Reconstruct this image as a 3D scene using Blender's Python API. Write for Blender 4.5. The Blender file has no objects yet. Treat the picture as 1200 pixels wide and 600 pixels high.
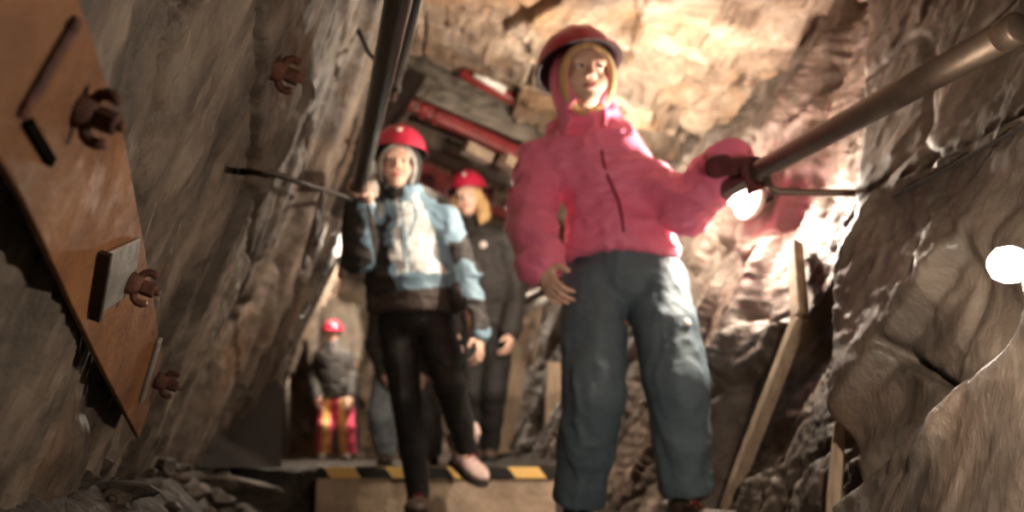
import bpy, bmesh, math, random
import numpy as np
from mathutils import Vector, Matrix
random.seed(7)
SC = bpy.context.scene
COL = SC.collection

# ------------------------------------------------------------------ camera
F = 1000.0                      # focal length in pixels of the 1200 x 600 frame
PITCH = math.atan(0.23)
CAM = np.array([0.0, 0.0, 0.22])
cp, sp = math.cos(PITCH), math.sin(PITCH)

def ray(px, py):
    a, b = (px - 600) / F, (300 - py) / F
    d = np.array([a, cp - sp * b, sp + cp * b])
    return d / d[1]

def P(px, py, Y):
    """world point seen at a pixel of the photograph, at world depth Y"""
    return CAM + ray(px, py) * Y

AX = ray(365, 490)              # direction of the drift (its vanishing point)

def T(ox, oz, Y):
    """drift coordinates: sideways, up, along"""
    return CAM + AX * Y + np.array([ox, 0, oz])

# ------------------------------------------------------------------ noise
def _h(ix, iy, iz, seed):
    n = (ix.astype(np.int64) * 374761393 + iy.astype(np.int64) * 668265263 + iz.astype(np.int64) * 2147483647 + seed * 974634777) & 0x7fffffff
    n = ((n ^ (n >> 13)) * 1274126177) & 0x7fffffff
    n = ((n ^ (n >> 16)) * 668265263) & 0x7fffffff
    return ((n ^ (n >> 15)) & 0xffffff) / float(0xffffff)

def vnoise(p, seed=0):
    f = np.floor(p); t = p - f; t = t * t * (3 - 2 * t)
    i = f.astype(np.int64); r = 0
    for dx in (0, 1):
        wx = t[:, 0] if dx else 1 - t[:, 0]
        for dy in (0, 1):
            wy = t[:, 1] if dy else 1 - t[:, 1]
            for dz in (0, 1):
                wz = t[:, 2] if dz else 1 - t[:, 2]
                r = r + wx * wy * wz * _h(i[:, 0] + dx, i[:, 1] + dy, i[:, 2] + dz, seed)
    return r * 2 - 1

def fbm(p, octv=4, seed=0, gain=.5, lac=2.03, ridged=False):
    a, s, r = 1.0, 1.0, 0
    for o in range(octv):
        v = vnoise(p * s, seed + o * 17)
        if ridged: v = 1 - 2 * np.abs(v)
        r = r + a * v; a *= gain; s *= lac
    return r

def facets(p, seed=0, tilt=.5):
    """angular broken-rock field in 2D: each cell is a tilted flat facet; returns height and gap to the cell edge"""
    q = p; f = np.floor(q).astype(np.int64)
    best = np.full(len(q), 9e9); sec = best.copy(); val = np.zeros(len(q))
    for dx in (-1, 0, 1):
        for dy in (-1, 0, 1):
            cx, cy = f[:, 0] + dx, f[:, 1] + dy; z = np.zeros_like(cx)
            jx = cx + _h(cx, cy, z, seed + 1); jy = cy + _h(cx, cy, z, seed + 2)
            ex, ey = q[:, 0] - jx, q[:, 1] - jy
            d = np.abs(ex) + np.abs(ey) * .8 + .3 * np.hypot(ex, ey)
            h = _h(cx, cy, z, seed + 3) * 2 - 1
            g1, g2 = _h(cx, cy, z, seed + 4) * 2 - 1, _h(cx, cy, z, seed + 5) * 2 - 1
            v = h + tilt * (g1 * ex + g2 * ey)
            near = d < best
            sec = np.where(near, best, np.minimum(sec, d))
            val = np.where(near, v, val); best = np.where(near, d, best)
    return val, sec - best

def sstep(a, b, x):
    t = np.clip((x - a) / (b - a), 0, 1)
    return t * t * (3 - 2 * t)

# ------------------------------------------------------------------ objects
def link(name, me, mats=None, parent=None, smooth=True):
    o = bpy.data.objects.new(name, me); COL.objects.link(o)
    if mats is not None:
        for m in (mats if isinstance(mats, (list, tuple)) else [mats]): me.materials.append(m)
    if smooth: me.polygons.foreach_set('use_smooth', np.ones(len(me.polygons), dtype=bool))
    if parent is not None: o.parent = parent; o.matrix_parent_inverse = parent_inv(parent)
    return o

def wm(o):
    m = o.matrix_basis.copy()
    return wm(o.parent) @ o.matrix_parent_inverse @ m if o.parent is not None else m

def parent_inv(p): return wm(p).inverted()

def mesh_np(name, v, faces):
    me = bpy.data.meshes.new(name)
    me.from_pydata([tuple(x) for x in v], [], faces if isinstance(faces, list) else faces.tolist())
    me.update(); return me

def obj_bm(name, bm, mats=None, parent=None, smooth=True, bevel=0):
    bmesh.ops.recalc_face_normals(bm, faces=bm.faces)
    me = bpy.data.meshes.new(name); bm.to_mesh(me); bm.free()
    o = link(name, me, mats, parent, smooth)
    if bevel:
        m = o.modifiers.new('b', 'BEVEL'); m.width = bevel; m.segments = 2; m.limit_method = 'ANGLE'
        w = o.modifiers.new('w', 'WEIGHTED_NORMAL')
    return o

def tag(o, label=None, cat=None, group=None, kind=None):
    if label: o['label'] = label
    if cat: o['category'] = cat
    if group: o['group'] = group
    if kind: o['kind'] = kind
    return o

def empty(name, loc, label=None, cat=None, group=None):
    o = bpy.data.objects.new(name, None); COL.objects.link(o)
    o.location = tuple(loc); o.empty_display_size = .05
    return tag(o, label, cat, group)

def V(a): return Vector([float(x) for x in a])

def frame_z(d, up=(0, 0, 1)):
    """3x3 whose z is d"""
    z = V(d).normalized(); u = V(up)
    x = u.cross(z)
    if x.length < 1e-4: x = Vector((1, 0, 0)).cross(z)
    x.normalize(); y = z.cross(x)
    return Matrix((x, y, z)).transposed()

def bm_tube(bm, pts, radii, n=12, cap=True, ell=None, up=(0, 0, 1)):
    pts = [V(p) for p in pts]
    if not hasattr(radii, '__len__'): radii = [radii] * len(pts)
    rings = []; px = None
    for i, p in enumerate(pts):
        a = pts[max(i - 1, 0)]; b = pts[min(i + 1, len(pts) - 1)]
        d = (b - a).normalized()
        if px is None:
            x = V(up).cross(d)
            if x.length < 1e-3: x = Vector((1, 0, 0)).cross(d)
        else: x = px - d * px.dot(d)
        x.normalize(); px = x; y = d.cross(x)
        e = ell if ell else (1, 1)
        rings.append([bm.verts.new(p + (x * math.cos(t) * e[0] + y * math.sin(t) * e[1]) * radii[i]) for t in [2 * math.pi * k / n for k in range(n)]])
    for r, s in zip(rings, rings[1:]):
        for k in range(n): bm.faces.new((r[k], r[(k + 1) % n], s[(k + 1) % n], s[k]))
    if cap:
        bm.faces.new(rings[0][::-1]); bm.faces.new(rings[-1])

def bm_box(bm, c, ax, size):
    """oriented box: centre, 3x3 of axes as columns, full sizes"""
    c = V(c); vs = []
    for i in (-.5, .5):
        for j in (-.5, .5):
            for k in (-.5, .5):
                vs.append(bm.verts.new(c + ax @ Vector((i * size[0], j * size[1], k * size[2]))))
    for f in ((0, 1, 3, 2), (4, 6, 7, 5), (0, 4, 5, 1), (2, 3, 7, 6), (0, 2, 6, 4), (1, 5, 7, 3)):
        bm.faces.new([vs[i] for i in f])

def bm_bar(bm, a, b, w, t, up=(0, 0, 1)):
    a, b = V(a), V(b)
    bm_box(bm, (a + b) / 2, frame_z(b - a, up), (w, t, (b - a).length))

def bm_lathe(bm, prof, M, n=24, cap=True):
    rings = []
    for r, z in prof:
        rings.append([bm.verts.new(M @ Vector((r * math.cos(2 * math.pi * k / n), r * math.sin(2 * math.pi * k / n), z))) for k in range(n)])
    for r, s in zip(rings, rings[1:]):
        for k in range(n): bm.faces.new((r[k], r[(k + 1) % n], s[(k + 1) % n], s[k]))
    if cap:
        bm.faces.new(rings[0][::-1]); bm.faces.new(rings[-1])

def M4(R, loc):
    m = R.to_4x4(); m.translation = V(loc); return m

def arc_pts(c, x, y, r, a0, a1, n=8):
    c, x, y = V(c), V(x), V(y)
    return [c + (x * math.cos(a) + y * math.sin(a)) * r for a in [math.radians(a0 + (a1 - a0) * k / n) for k in range(n + 1)]]

# ------------------------------------------------------------------ implicit surfaces
class SDF:
    def __init__(s, lo, hi, h):
        s.h = h; s.lo = np.array(lo, float) - 3 * h; hi = np.array(hi, float) + 3 * h
        s.n = np.ceil((hi - s.lo) / h).astype(int) + 1
        s.a = np.full(tuple(s.n), 1.0, np.float32)
    def box(s, lo, hi):
        i0 = np.maximum(((np.array(lo) - s.lo) / s.h).astype(int) - 1, 0)
        i1 = np.minimum(((np.array(hi) - s.lo) / s.h).astype(int) + 2, s.n)
        if (i1 <= i0).any(): return None, None
        sl = tuple(slice(a, b) for a, b in zip(i0, i1))
        g = [(s.lo[k] + s.h * np.arange(i0[k], i1[k])).astype(np.float32) for k in range(3)]
        return sl, np.meshgrid(*g, indexing='ij', sparse=True)
    def put(s, sl, d, k, mode):
        a = s.a[sl]
        if mode == 'sub':
            d = -d
            h = np.clip(.5 + .5 * (d - a) / k, 0, 1) if k else (d > a)
            s.a[sl] = a * (1 - h) + d * h + (k * h * (1 - h) if k else 0)
        else:
            if k:
                h = np.clip(.5 + .5 * (a - d) / k, 0, 1)
                s.a[sl] = a * (1 - h) + d * h - k * h * (1 - h)
            else: s.a[sl] = np.minimum(a, d)
    def cone(s, p0, p1, r0, r1, k=.02, mode='add'):
        p0, p1 = np.array(p0, float), np.array(p1, float); m = max(r0, r1) + k + 4 * s.h
        sl, g = s.box(np.minimum(p0, p1) - m, np.maximum(p0, p1) + m)
        if sl is None: return s
        d = p1 - p0; L = max(float(d @ d), 1e-9)
        t = np.clip(((g[0] - p0[0]) * d[0] + (g[1] - p0[1]) * d[1] + (g[2] - p0[2]) * d[2]) / L, 0, 1)
        q = np.sqrt((g[0] - p0[0] - t * d[0]) ** 2 + (g[1] - p0[1] - t * d[1]) ** 2 + (g[2] - p0[2] - t * d[2]) ** 2)
        s.put(sl, q - (r0 + (r1 - r0) * t), k, mode); return s
    def chain(s, pts, rs, k=.02):
        for i in range(len(pts) - 1): s.cone(pts[i], pts[i + 1], rs[i], rs[i + 1], k)
        return s
    def ell(s, c, r, R=None, k=.02, mode='add'):
        """R: 3x3 numpy, columns are the local axes"""
        c = np.array(c, float); r = np.array(r, float); m = r.max() + k + 4 * s.h
        sl, g = s.box(c - m, c + m)
        if sl is None: return s
        R = np.eye(3) if R is None else R
        q = [(g[0] - c[0]) * R[0, j] + (g[1] - c[1]) * R[1, j] + (g[2] - c[2]) * R[2, j] for j in range(3)]
        k0 = np.sqrt((q[0] / r[0]) ** 2 + (q[1] / r[1]) ** 2 + (q[2] / r[2]) ** 2)
        k1 = np.sqrt((q[0] / r[0] ** 2) ** 2 + (q[1] / r[1] ** 2) ** 2 + (q[2] / r[2] ** 2) ** 2) + 1e-9
        s.put(sl, k0 * (k0 - 1) / k1, k, mode); return s
    def cut(s, c, n, k=0.0):
        """drop the half-space on the side n points to"""
        sl, g = s.box(s.lo, s.lo + s.h * s.n)
        n = np.array(n, float) / np.linalg.norm(n)
        d = (g[0] - c[0]) * n[0] + (g[1] - c[1]) * n[1] + (g[2] - c[2]) * n[2]
        s.a[sl] = np.maximum(s.a[sl], d.astype(np.float32)); return s
    def mesh(s):
        a = s.a; neg = a < 0
        c = np.zeros(tuple(s.n - 1), np.int8)
        for dx in (0, 1):
            for dy in (0, 1):
                for dz in (0, 1):
                    c += neg[dx:s.n[0] - 1 + dx, dy:s.n[1] - 1 + dy, dz:s.n[2] - 1 + dz]
        idx = np.argwhere((c > 0) & (c < 8))
        num = np.full(tuple(s.n - 1), -1, np.int32); num[tuple(idx.T)] = np.arange(len(idx))
        off = [(x, y, z) for x in (0, 1) for y in (0, 1) for z in (0, 1)]
        val = {o: a[idx[:, 0] + o[0], idx[:, 1] + o[1], idx[:, 2] + o[2]] for o in off}
        acc = np.zeros((len(idx), 3)); cnt = np.zeros(len(idx))
        for o in off:
            for ax in range(3):
                if o[ax]: continue
                e = list(o); e[ax] = 1; e = tuple(e)
                va, vb = val[o], val[e]; m = (va < 0) != (vb < 0)
                t = np.where(m, va / np.where(m, va - vb, 1), 0)
                for k in range(3): acc[:, k] += np.where(m, o[k] + (t if k == ax else 0), 0)
                cnt += m
        v = s.lo + s.h * (idx + acc / cnt[:, None])
        quads = []
        for ax in range(3):
            b, cx = [(1, 2), (2, 0), (0, 1)][ax]
            lo = [slice(None)] * 3; hi = [slice(None)] * 3
            lo[ax] = slice(0, -1); hi[ax] = slice(1, None)
            A, B = neg[tuple(lo)], neg[tuple(hi)]
            for flip, msk in ((0, A & ~B), (1, ~A & B)):
                e = np.argwhere(msk)
                e = e[(e[:, b] > 0) & (e[:, cx] > 0) & (e[:, b] < s.n[b] - 1) & (e[:, cx] < s.n[cx] - 1)]
                def at(db, dc):
                    q = e.copy(); q[:, b] += db; q[:, cx] += dc; return num[q[:, 0], q[:, 1], q[:, 2]]
                q = np.stack([at(-1, -1), at(0, -1), at(0, 0), at(-1, 0)], 1)
                quads.append(q[:, ::-1] if flip else q)
        f = np.concatenate(quads); f = f[(f >= 0).all(1)]
        return v, f

def normals(v, f):
    n = np.zeros_like(v)
    fn = np.cross(v[f[:, 2]] - v[f[:, 0]], v[f[:, 3]] - v[f[:, 1]])
    for k in range(4): np.add.at(n, f[:, k], fn)
    return n / (np.linalg.norm(n, axis=1)[:, None] + 1e-12)

def relax(v, f, it=1, w=.5):
    for _ in range(it):
        s = np.zeros_like(v); c = np.zeros(len(v))
        for a, b in ((0, 1), (1, 2), (2, 3), (3, 0)):
            np.add.at(s, f[:, a], v[f[:, b]]); np.add.at(c, f[:, a], 1)
            np.add.at(s, f[:, b], v[f[:, a]]); np.add.at(c, f[:, b], 1)
        v = v * (1 - w) + w * s / np.maximum(c, 1)[:, None]
    return v

def sdf_obj(name, s, mats, parent=None, folds=None, it=1, pick=None):
    """folds: function(v) -> signed displacement along the normal; pick: function(face centres, v) -> material index"""
    v, f = s.mesh(); v = relax(v, f, it)
    if folds is not None: v = v + normals(v, f) * folds(v)[:, None]
    me = mesh_np(name, v, f)
    o = link(name, me, mats, parent)
    if pick is not None:
        me.polygons.foreach_set('material_index', pick(v[f].mean(1)).astype(np.int32))
    return o

# ------------------------------------------------------------------ materials
def nm(name):
    m = bpy.data.materials.new(name); m.use_nodes = True
    nt = m.node_tree; b = nt.nodes['Principled BSDF']
    return m, nt, b

def N(nt, typ, **kw):
    n = nt.nodes.new(typ)
    for k, v in kw.items():
        if k in n.inputs.keys(): n.inputs[k].default_value = v
        else: setattr(n, k, v)
    return n

def ramp(nt, fac, stops):
    r = nt.nodes.new('ShaderNodeValToRGB'); e = r.color_ramp.elements
    while len(e) > 1: e.remove(e[-1])
    e[0].position = stops[0][0]; e[0].color = (*stops[0][1], 1)
    for p, c in stops[1:]:
        x = e.new(p); x.color = (*c, 1)
    nt.links.new(fac, r.inputs[0]); return r.outputs[0]

def coords(nt, scale=(1, 1, 1), rot=(0, 0, 0), kind='Object'):
    tc = nt.nodes.new('ShaderNodeTexCoord'); mp = nt.nodes.new('ShaderNodeMapping')
    nt.links.new(tc.outputs[kind], mp.inputs[0]); mp.inputs['Scale'].default_value = scale; mp.inputs['Rotation'].default_value = rot
    return mp.outputs[0]

def simple(name, c1, c2=None, scale=12, rough=.6, metal=0, bump=.1, bscale=60, spec=.5, sheen=0, rough2=None, coat=0, stretch=(1, 1, 1)):
    m, nt, b = nm(name); L = nt.links
    co = coords(nt, stretch)
    n1 = N(nt, 'ShaderNodeTexNoise', Scale=scale, Detail=6, Roughness=.6); L.new(co, n1.inputs[0])
    c2 = c2 or tuple(x * .75 for x in c1)
    L.new(ramp(nt, n1.outputs[0], [(.35, c2), (.65, c1)]), b.inputs['Base Color'])
    b.inputs['Metallic'].default_value = metal; b.inputs['Roughness'].default_value = rough
    if rough2 is not None:
        mr = N(nt, 'ShaderNodeMapRange'); mr.inputs[1].default_value = .35; mr.inputs[2].default_value = .65
        mr.inputs[3].default_value = rough; mr.inputs[4].default_value = rough2
        L.new(n1.outputs[0], mr.inputs[0]); L.new(mr.outputs[0], b.inputs['Roughness'])
    b.inputs['Specular IOR Level'].default_value = spec
    if sheen: b.inputs['Sheen Weight'].default_value = sheen
    if coat: b.inputs['Coat Weight'].default_value = coat; b.inputs['Coat Roughness'].default_value = .15
    if bump:
        n2 = N(nt, 'ShaderNodeTexNoise', Scale=bscale, Detail=5, Roughness=.6); L.new(co, n2.inputs[0])
        bp = N(nt, 'ShaderNodeBump', Strength=bump, Distance=.01); L.new(n2.outputs[0], bp.inputs['Height']); L.new(bp.outputs[0], b.inputs['Normal'])
    return m

def rock(name, dark, mid, light, rust=None, scale=5, stretch=(1, 1, 1), rot=(0, 0, 0), rough=(.45, .8), bump=.5, patch=.5, wet=0, macro=.5):
    m, nt, b = nm(name); L = nt.links
    co = coords(nt, stretch, rot); cu = coords(nt)
    n1 = N(nt, 'ShaderNodeTexNoise', Scale=scale, Detail=9, Roughness=.68, Distortion=.6); L.new(co, n1.inputs[0])
    col = ramp(nt, n1.outputs[0], [(.3, dark), (.48, mid), (.7, light)])
    if rust:
        n3 = N(nt, 'ShaderNodeTexNoise', Scale=scale * .5, Detail=5, Roughness=.6); L.new(cu, n3.inputs[0])
        mr = N(nt, 'ShaderNodeMapRange'); mr.inputs[1].default_value = patch; mr.inputs[2].default_value = patch + .15; L.new(n3.outputs[0], mr.inputs[0])
        mx = N(nt, 'ShaderNodeMix', data_type='RGBA'); L.new(mr.outputs[0], mx.inputs[0]); L.new(col, mx.inputs[6]); mx.inputs[7].default_value = (*rust, 1)
        col = mx.outputs[2]
    n5 = N(nt, 'ShaderNodeTexNoise', Scale=scale * .35, Detail=4, Roughness=.55, Distortion=1.2); L.new(co, n5.inputs[0])
    mr5 = N(nt, 'ShaderNodeMapRange'); mr5.inputs[1].default_value = .38; mr5.inputs[2].default_value = .6; mr5.inputs[3].default_value = macro; mr5.inputs[4].default_value = 1.0; L.new(n5.outputs[0], mr5.inputs[0])
    mx5 = N(nt, 'ShaderNodeMix', data_type='RGBA', blend_type='MULTIPLY'); mx5.inputs[0].default_value = 1; L.new(col, mx5.inputs[6]); L.new(mr5.outputs[0], mx5.inputs[7]); col = mx5.outputs[2]
    L.new(col, b.inputs['Base Color'])
    n2 = N(nt, 'ShaderNodeTexNoise', Scale=scale * 5, Detail=10, Roughness=.7); L.new(co, n2.inputs[0])
    mr = N(nt, 'ShaderNodeMapRange'); mr.inputs[1].default_value = .35; mr.inputs[2].default_value = .65; mr.inputs[3].default_value = rough[0]; mr.inputs[4].default_value = rough[1]
    L.new(n2.outputs[0], mr.inputs[0]); L.new(mr.outputs[0], b.inputs['Roughness'])
    bp = N(nt, 'ShaderNodeBump', Strength=bump, Distance=.02); L.new(n2.outputs[0], bp.inputs['Height'])
    bp2 = N(nt, 'ShaderNodeBump', Strength=bump * .45, Distance=.04); L.new(n1.outputs[0], bp2.inputs['Height']); L.new(bp.outputs[0], bp2.inputs['Normal'])
    vo = N(nt, 'ShaderNodeTexVoronoi', Scale=scale * 3.2); vo.feature = 'F1'; vo.distance = 'CHEBYCHEV'
    dm = N(nt, 'ShaderNodeMix', data_type='VECTOR'); dm.inputs[0].default_value = .12; L.new(co, dm.inputs[4]); L.new(n1.outputs[1], dm.inputs[5]); L.new(dm.outputs[1], vo.inputs[0])
    bp3 = N(nt, 'ShaderNodeBump', Strength=bump * .8, Distance=.05); L.new(vo.outputs['Distance'], bp3.inputs['Height']); L.new(bp2.outputs[0], bp3.inputs['Normal'])
    L.new(bp3.outputs[0], b.inputs['Normal'])
    if wet: b.inputs['Coat Weight'].default_value = wet; b.inputs['Coat Roughness'].default_value = .25
    return m
# ================================================================== the drift: walls, roof, floor
LEAN = .35
# the rock of this drift cleaves in steep slabs that lean to the right
M_left = rock('grey brown slabby rock', (.035, .026, .02), (.15, .112, .084), (.33, .255, .195), rust=(.2, .115, .065), scale=4.5, stretch=(1.2, 1.5, .8), rot=(0, -.34, 0), patch=.56, rough=(.4, .75), bump=.35)
M_right = rock('dark brown wet rock', (.036, .026, .02), (.108, .079, .06), (.235, .18, .14), rust=(.125, .072, .044), scale=4, stretch=(1, 1.6, .8), rot=(0, -.3, 0), patch=.6, rough=(.42, .7), bump=.35, wet=.08)
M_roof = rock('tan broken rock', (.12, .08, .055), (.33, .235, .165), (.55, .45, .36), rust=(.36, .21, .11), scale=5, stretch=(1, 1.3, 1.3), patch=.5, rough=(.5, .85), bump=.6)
M_floor = rock('dark gravelly dirt', (.03, .022, .016), (.09, .065, .048), (.17, .125, .095), scale=9, rough=(.6, .95), bump=.9)

WN = {}
def wall_basis(side):
    b = -.32 if side == 'l' else 1.11
    lean = LEAN
    o = T(b, 0, 0); e1 = AX.copy(); e2 = np.array([lean, 0, 1.0])
    n = np.cross(e1, e2); n /= np.linalg.norm(n)
    if (n[0] < 0) == (side == 'l'): n = -n
    return o, e1, e2, n
BAS = {s: wall_basis(s) for s in 'lr'}

def hit(side, px, py, off=0.0):
    """(along, up) wall coordinates where the pixel's ray meets the plane of the wall"""
    o, e1, e2, n = BAS[side]; d = ray(px, py)
    t = ((o + n * off - CAM) @ n) / (d @ n); p = CAM + d * t - o - n * off
    A = np.stack([e1, e2], 1)
    s = np.linalg.lstsq(A, p, rcond=None)[0]
    return s[0], s[1]

def seg_dist(u, v, a, b):
    """signed side and distance to a segment in wall coordinates"""
    d = np.array(b) - np.array(a); L = d @ d
    t = ((u - a[0]) * d[0] + (v - a[1]) * d[1]) / L
    tc = np.clip(t, 0, 1)
    dist = np.hypot(u - a[0] - tc * d[0], v - a[1] - tc * d[1])
    side = ((u - a[0]) * d[1] - (v - a[1]) * d[0]) / math.sqrt(L)
    return t, dist, side

LC = {k: (hit('l', *a), hit('l', *b)) for k, (a, b) in dict(
    crack=((312, -20), (276, 330)), edge=((432, -10), (318, 300)), slot1=((217, -15), (217, 24)), slot2=((235, -15), (233, 22)),
    low=((-20, 165), (162, 512)), end=((392, 310), (318, 462)), joint=((205, 60), (165, 250))).items()}

def plates(h, g, w=.22):
    return h * sstep(0, w, g) - .35 * (1 - sstep(0, w * .6, g))

def disp_left(u, v):
    k = v * .42                                            # cleavage planes run up and along
    w = u + k * .5
    p = np.stack([w * 2.2, (v - .2 * u) * 1.1], 1)
    h1, g1 = facets(p, 11, .9)
    h2, g2 = facets(np.stack([w * 7 + 3, v * 2.6 - u], 1), 23, .9)
    p3 = np.stack([w * 9, v * 3.0, np.zeros_like(u)], 1)
    near = .35 + .65 * sstep(1.0, 2.4, u)
    d = near * (.034 * plates(h1, g1, .1) + .015 * plates(h2, g2)) + .008 * fbm(p3, 4, 3) + .004 * fbm(p3 * 5, 3, 9, ridged=True)
    # smooth where the steel plate lies
    t, ds, sd = seg_dist(u, v, *LC['crack'])
    d += .010 * sstep(0, .02, sd * (1 if sd_ref_crack > 0 else -1)) * sstep(-.3, .05, t) * sstep(.75, .2, sd * (1 if sd_ref_crack > 0 else -1))
    d -= .022 * np.exp(-(ds / .006) ** 2)
    t, ds, sd = seg_dist(u, v, *LC['edge'])
    d += .05 * sstep(.0, .03, sd * (1 if sd_ref_edge > 0 else -1))
    for s_ in ('slot1', 'slot2'):
        t, ds, sd = seg_dist(u, v, *LC[s_]); d -= .07 * np.exp(-(ds / .014) ** 4)
    t, ds, sd = seg_dist(u, v, *LC['joint']); d -= .02 * np.exp(-(ds / .02) ** 2)
    t, ds, sd = seg_dist(u, v, *LC['end'])
    d -= .55 * sstep(.0, .25, sd * (1 if sd_ref_end > 0 else -1)) * sstep(4.2, 4.8, u)
    return d

def sref(key, px, py, side='l'):
    tab = LC if side == 'l' else RC
    u, v = hit(side, px, py, 0 if side == 'l' else .06)
    return float(seg_dist(np.array([u]), np.array([v]), *tab[key])[2][0])
sd_ref_crack = sref('crack', 340, 100); sd_ref_edge = sref('edge', 430, 150); sd_ref_end = sref('end', 372, 440)

RC = {k: (hit('r', *a, 0 if k not in ('step', 'cable') else .125), hit('r', *b, 0 if k not in ('step', 'cable') else .125)) for k, (a, b) in dict(
    cable=((1260, 118), (990, 262)), ledge=((1196, 352), (1000, 606)), step=((992, 240), (984, 600)), crack=((1128, 440), (1188, 486)),
    low=((1200, 500), (1080, 590)), seam=((1130, 230), (1015, 440)), cor=((775, 190), (960, 40)), mid=((930, 285), (835, 596))).items()}
ss_step = sref('step', 1100, 300, 'r'); ss_ledge = sref('ledge', 1190, 480, 'r'); ss_cable = sref('cable', 1100, 250, 'r'); ss_low = sref('low', 1190, 580, 'r'); ss_mid = sref('mid', 860, 400, 'r')

def disp_right(u, v):
    w = u + v * .3
    h1, g1 = facets(np.stack([w * 2.0 + .4, (v + .35 * u) * 2.2], 1), 41, 1.0)
    h2, g2 = facets(np.stack([w * 6.5, (v + .4 * u) * 4.2], 1), 53, 1.0)
    p3 = np.stack([w * 8, v * 6.0, np.zeros_like(u)], 1)
    t, ds, st = seg_dist(u, v, *RC['step']); st = st * np.sign(ss_step)
    face = sstep(-.02, .03, st)
    near = .22 + .78 * (1 - face)
    d = near * (.05 * plates(h1, g1, .12) + .024 * plates(h2, g2)) + (.004 + .007 * (1 - face)) * fbm(p3, 4, 5) + (.0015 + .003 * (1 - face)) * fbm(p3 * 5, 3, 19, ridged=True)
    wetr = np.exp(-((u - hit('r', 1035, 310, .125)[0]) / .28) ** 2 - ((v - hit('r', 1035, 310, .125)[1]) / .16) ** 2)
    d += wetr * .0045 * fbm(np.stack([w * 38, v * 55, 0 * u], 1), 3, 77)
    d += .13 * face
    t, ds, sd = seg_dist(u, v, *RC['cable']); sd = sd * np.sign(ss_cable)
    d += .035 * sstep(-.012, .012, sd) * face - .03 * face * sstep(.0, -.25, sd)
    t, ds, sd = seg_dist(u, v, *RC['ledge']); sd = sd * np.sign(ss_ledge)
    d -= .045 * sstep(-.004, .02, sd) * sstep(-.2, 0, t) * sstep(1.2, 1, t); 
    t, ds, sd = seg_dist(u, v, *RC['low']); sd = sd * np.sign(ss_low)
    d += .05 * sstep(.0, .05, sd) * face; d -= .05 * np.exp(-(ds / .02) ** 2)
    t, ds, sd = seg_dist(u, v, *RC['crack']); d -= .05 * np.exp(-(ds / .008) ** 2)
    t, ds, sd = seg_dist(u, v, *RC['seam']); d += .008 * np.exp(-(ds / .012) ** 2)
    t, ds, sd = seg_dist(u, v, *RC['mid']); sd = sd * np.sign(ss_mid)
    d += .06 * sstep(-.01, .03, sd) * sstep(.5, .1, sd) * (1 - face)
    return d

def wpt(side, u, v, off=0.0):
    o, e1, e2, n = BAS[side]
    fn = disp_left if side == 'l' else disp_right
    d = float(fn(np.array([u]), np.array([v]))[0])
    return o + e1 * u + e2 * v + n * (d + off)

def W(side, px, py, off=0.0):
    """point on the rock surface (plus off) that the pixel sees"""
    fn = disp_left if side == 'l' else disp_right
    h = off
    for _ in range(8):
        u, v = hit(side, px, py, h); h = .5 * h + .5 * (off + float(fn(np.array([u]), np.array([v]))[0]))
    o, e1, e2, n = BAS[side]
    return o + e1 * u + e2 * v + n * h

def grid_obj(name, pts, nu, nv, mat, flip=False):
    i = np.arange(nu * nv).reshape(nu, nv)
    q = np.stack([i[:-1, :-1], i[1:, :-1], i[1:, 1:], i[:-1, 1:]], -1).reshape(-1, 4)
    if flip: q = q[:, ::-1]
    o = link(name, mesh_np(name, pts, q), mat); tag(o, kind='structure'); return o

def wall(name, side, us, vs, mat):
    o, e1, e2, n = BAS[side]
    U, Vv = np.meshgrid(us, vs, indexing='ij'); u, v = U.ravel(), Vv.ravel()
    d = (disp_left if side == 'l' else disp_right)(u, v)
    pts = o + u[:, None] * e1 + v[:, None] * e2 + d[:, None] * n
    return grid_obj(name, pts, len(us), len(vs), mat, flip=(side == 'l'))

US = np.concatenate([np.linspace(-1.2, .38, 24), np.geomspace(.4, 9.5, 620)])
wall('wall_left', 'l', US, np.linspace(-.75, 1.75, 400), M_left)
wall('wall_right', 'r', US, np.linspace(-.75, 1.45, 380), M_right)

# roof: broken rock, blocks hang down between the two wall tops
CL, CR = np.array([.16, 1.56]), np.array([1.66, 1.10])
def roof_pts(u, t):
    base = T(0, 0, 0) + u[:, None] * AX + np.stack([CL[0] + (CR[0] - CL[0]) * t, 0 * t, CL[1] + (CR[1] - CL[1]) * t], 1)
    h1, g1 = facets(np.stack([u * 2.0 + t, t * 4.5 - u * .5], 1), 71, 1.1)
    h2, g2 = facets(np.stack([u * 6 + t * 3, t * 12 - u], 1), 83, 1.1)
    p3 = np.stack([u * 7, t * 9, 0 * t], 1)
    broken = .25 + .75 * sstep(.25, .5, t)
    d = .03 + .065 * plates(h1, g1, .12) * broken + .035 * plates(h2, g2) * broken + .008 * fbm(p3, 4, 15) + .004 * fbm(p3 * 5, 3, 29, ridged=True)
    d = d - .13 * sstep(3.2, 3.4, u) * sstep(4.6, 4.2, u) * sstep(.95, .75, t)
    n = np.array([-.29, 0, -.95])
    return base + d[:, None] * n
UR = np.concatenate([np.linspace(-1.2, .55, 20), np.geomspace(.57, 9.5, 330)])
tt = np.linspace(-.12, 1.12, 260)
U_, T_ = np.meshgrid(UR, tt, indexing='ij')
grid_obj('ceiling', roof_pts(U_.ravel(), T_.ravel()), len(UR), len(tt), M_roof)

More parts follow.
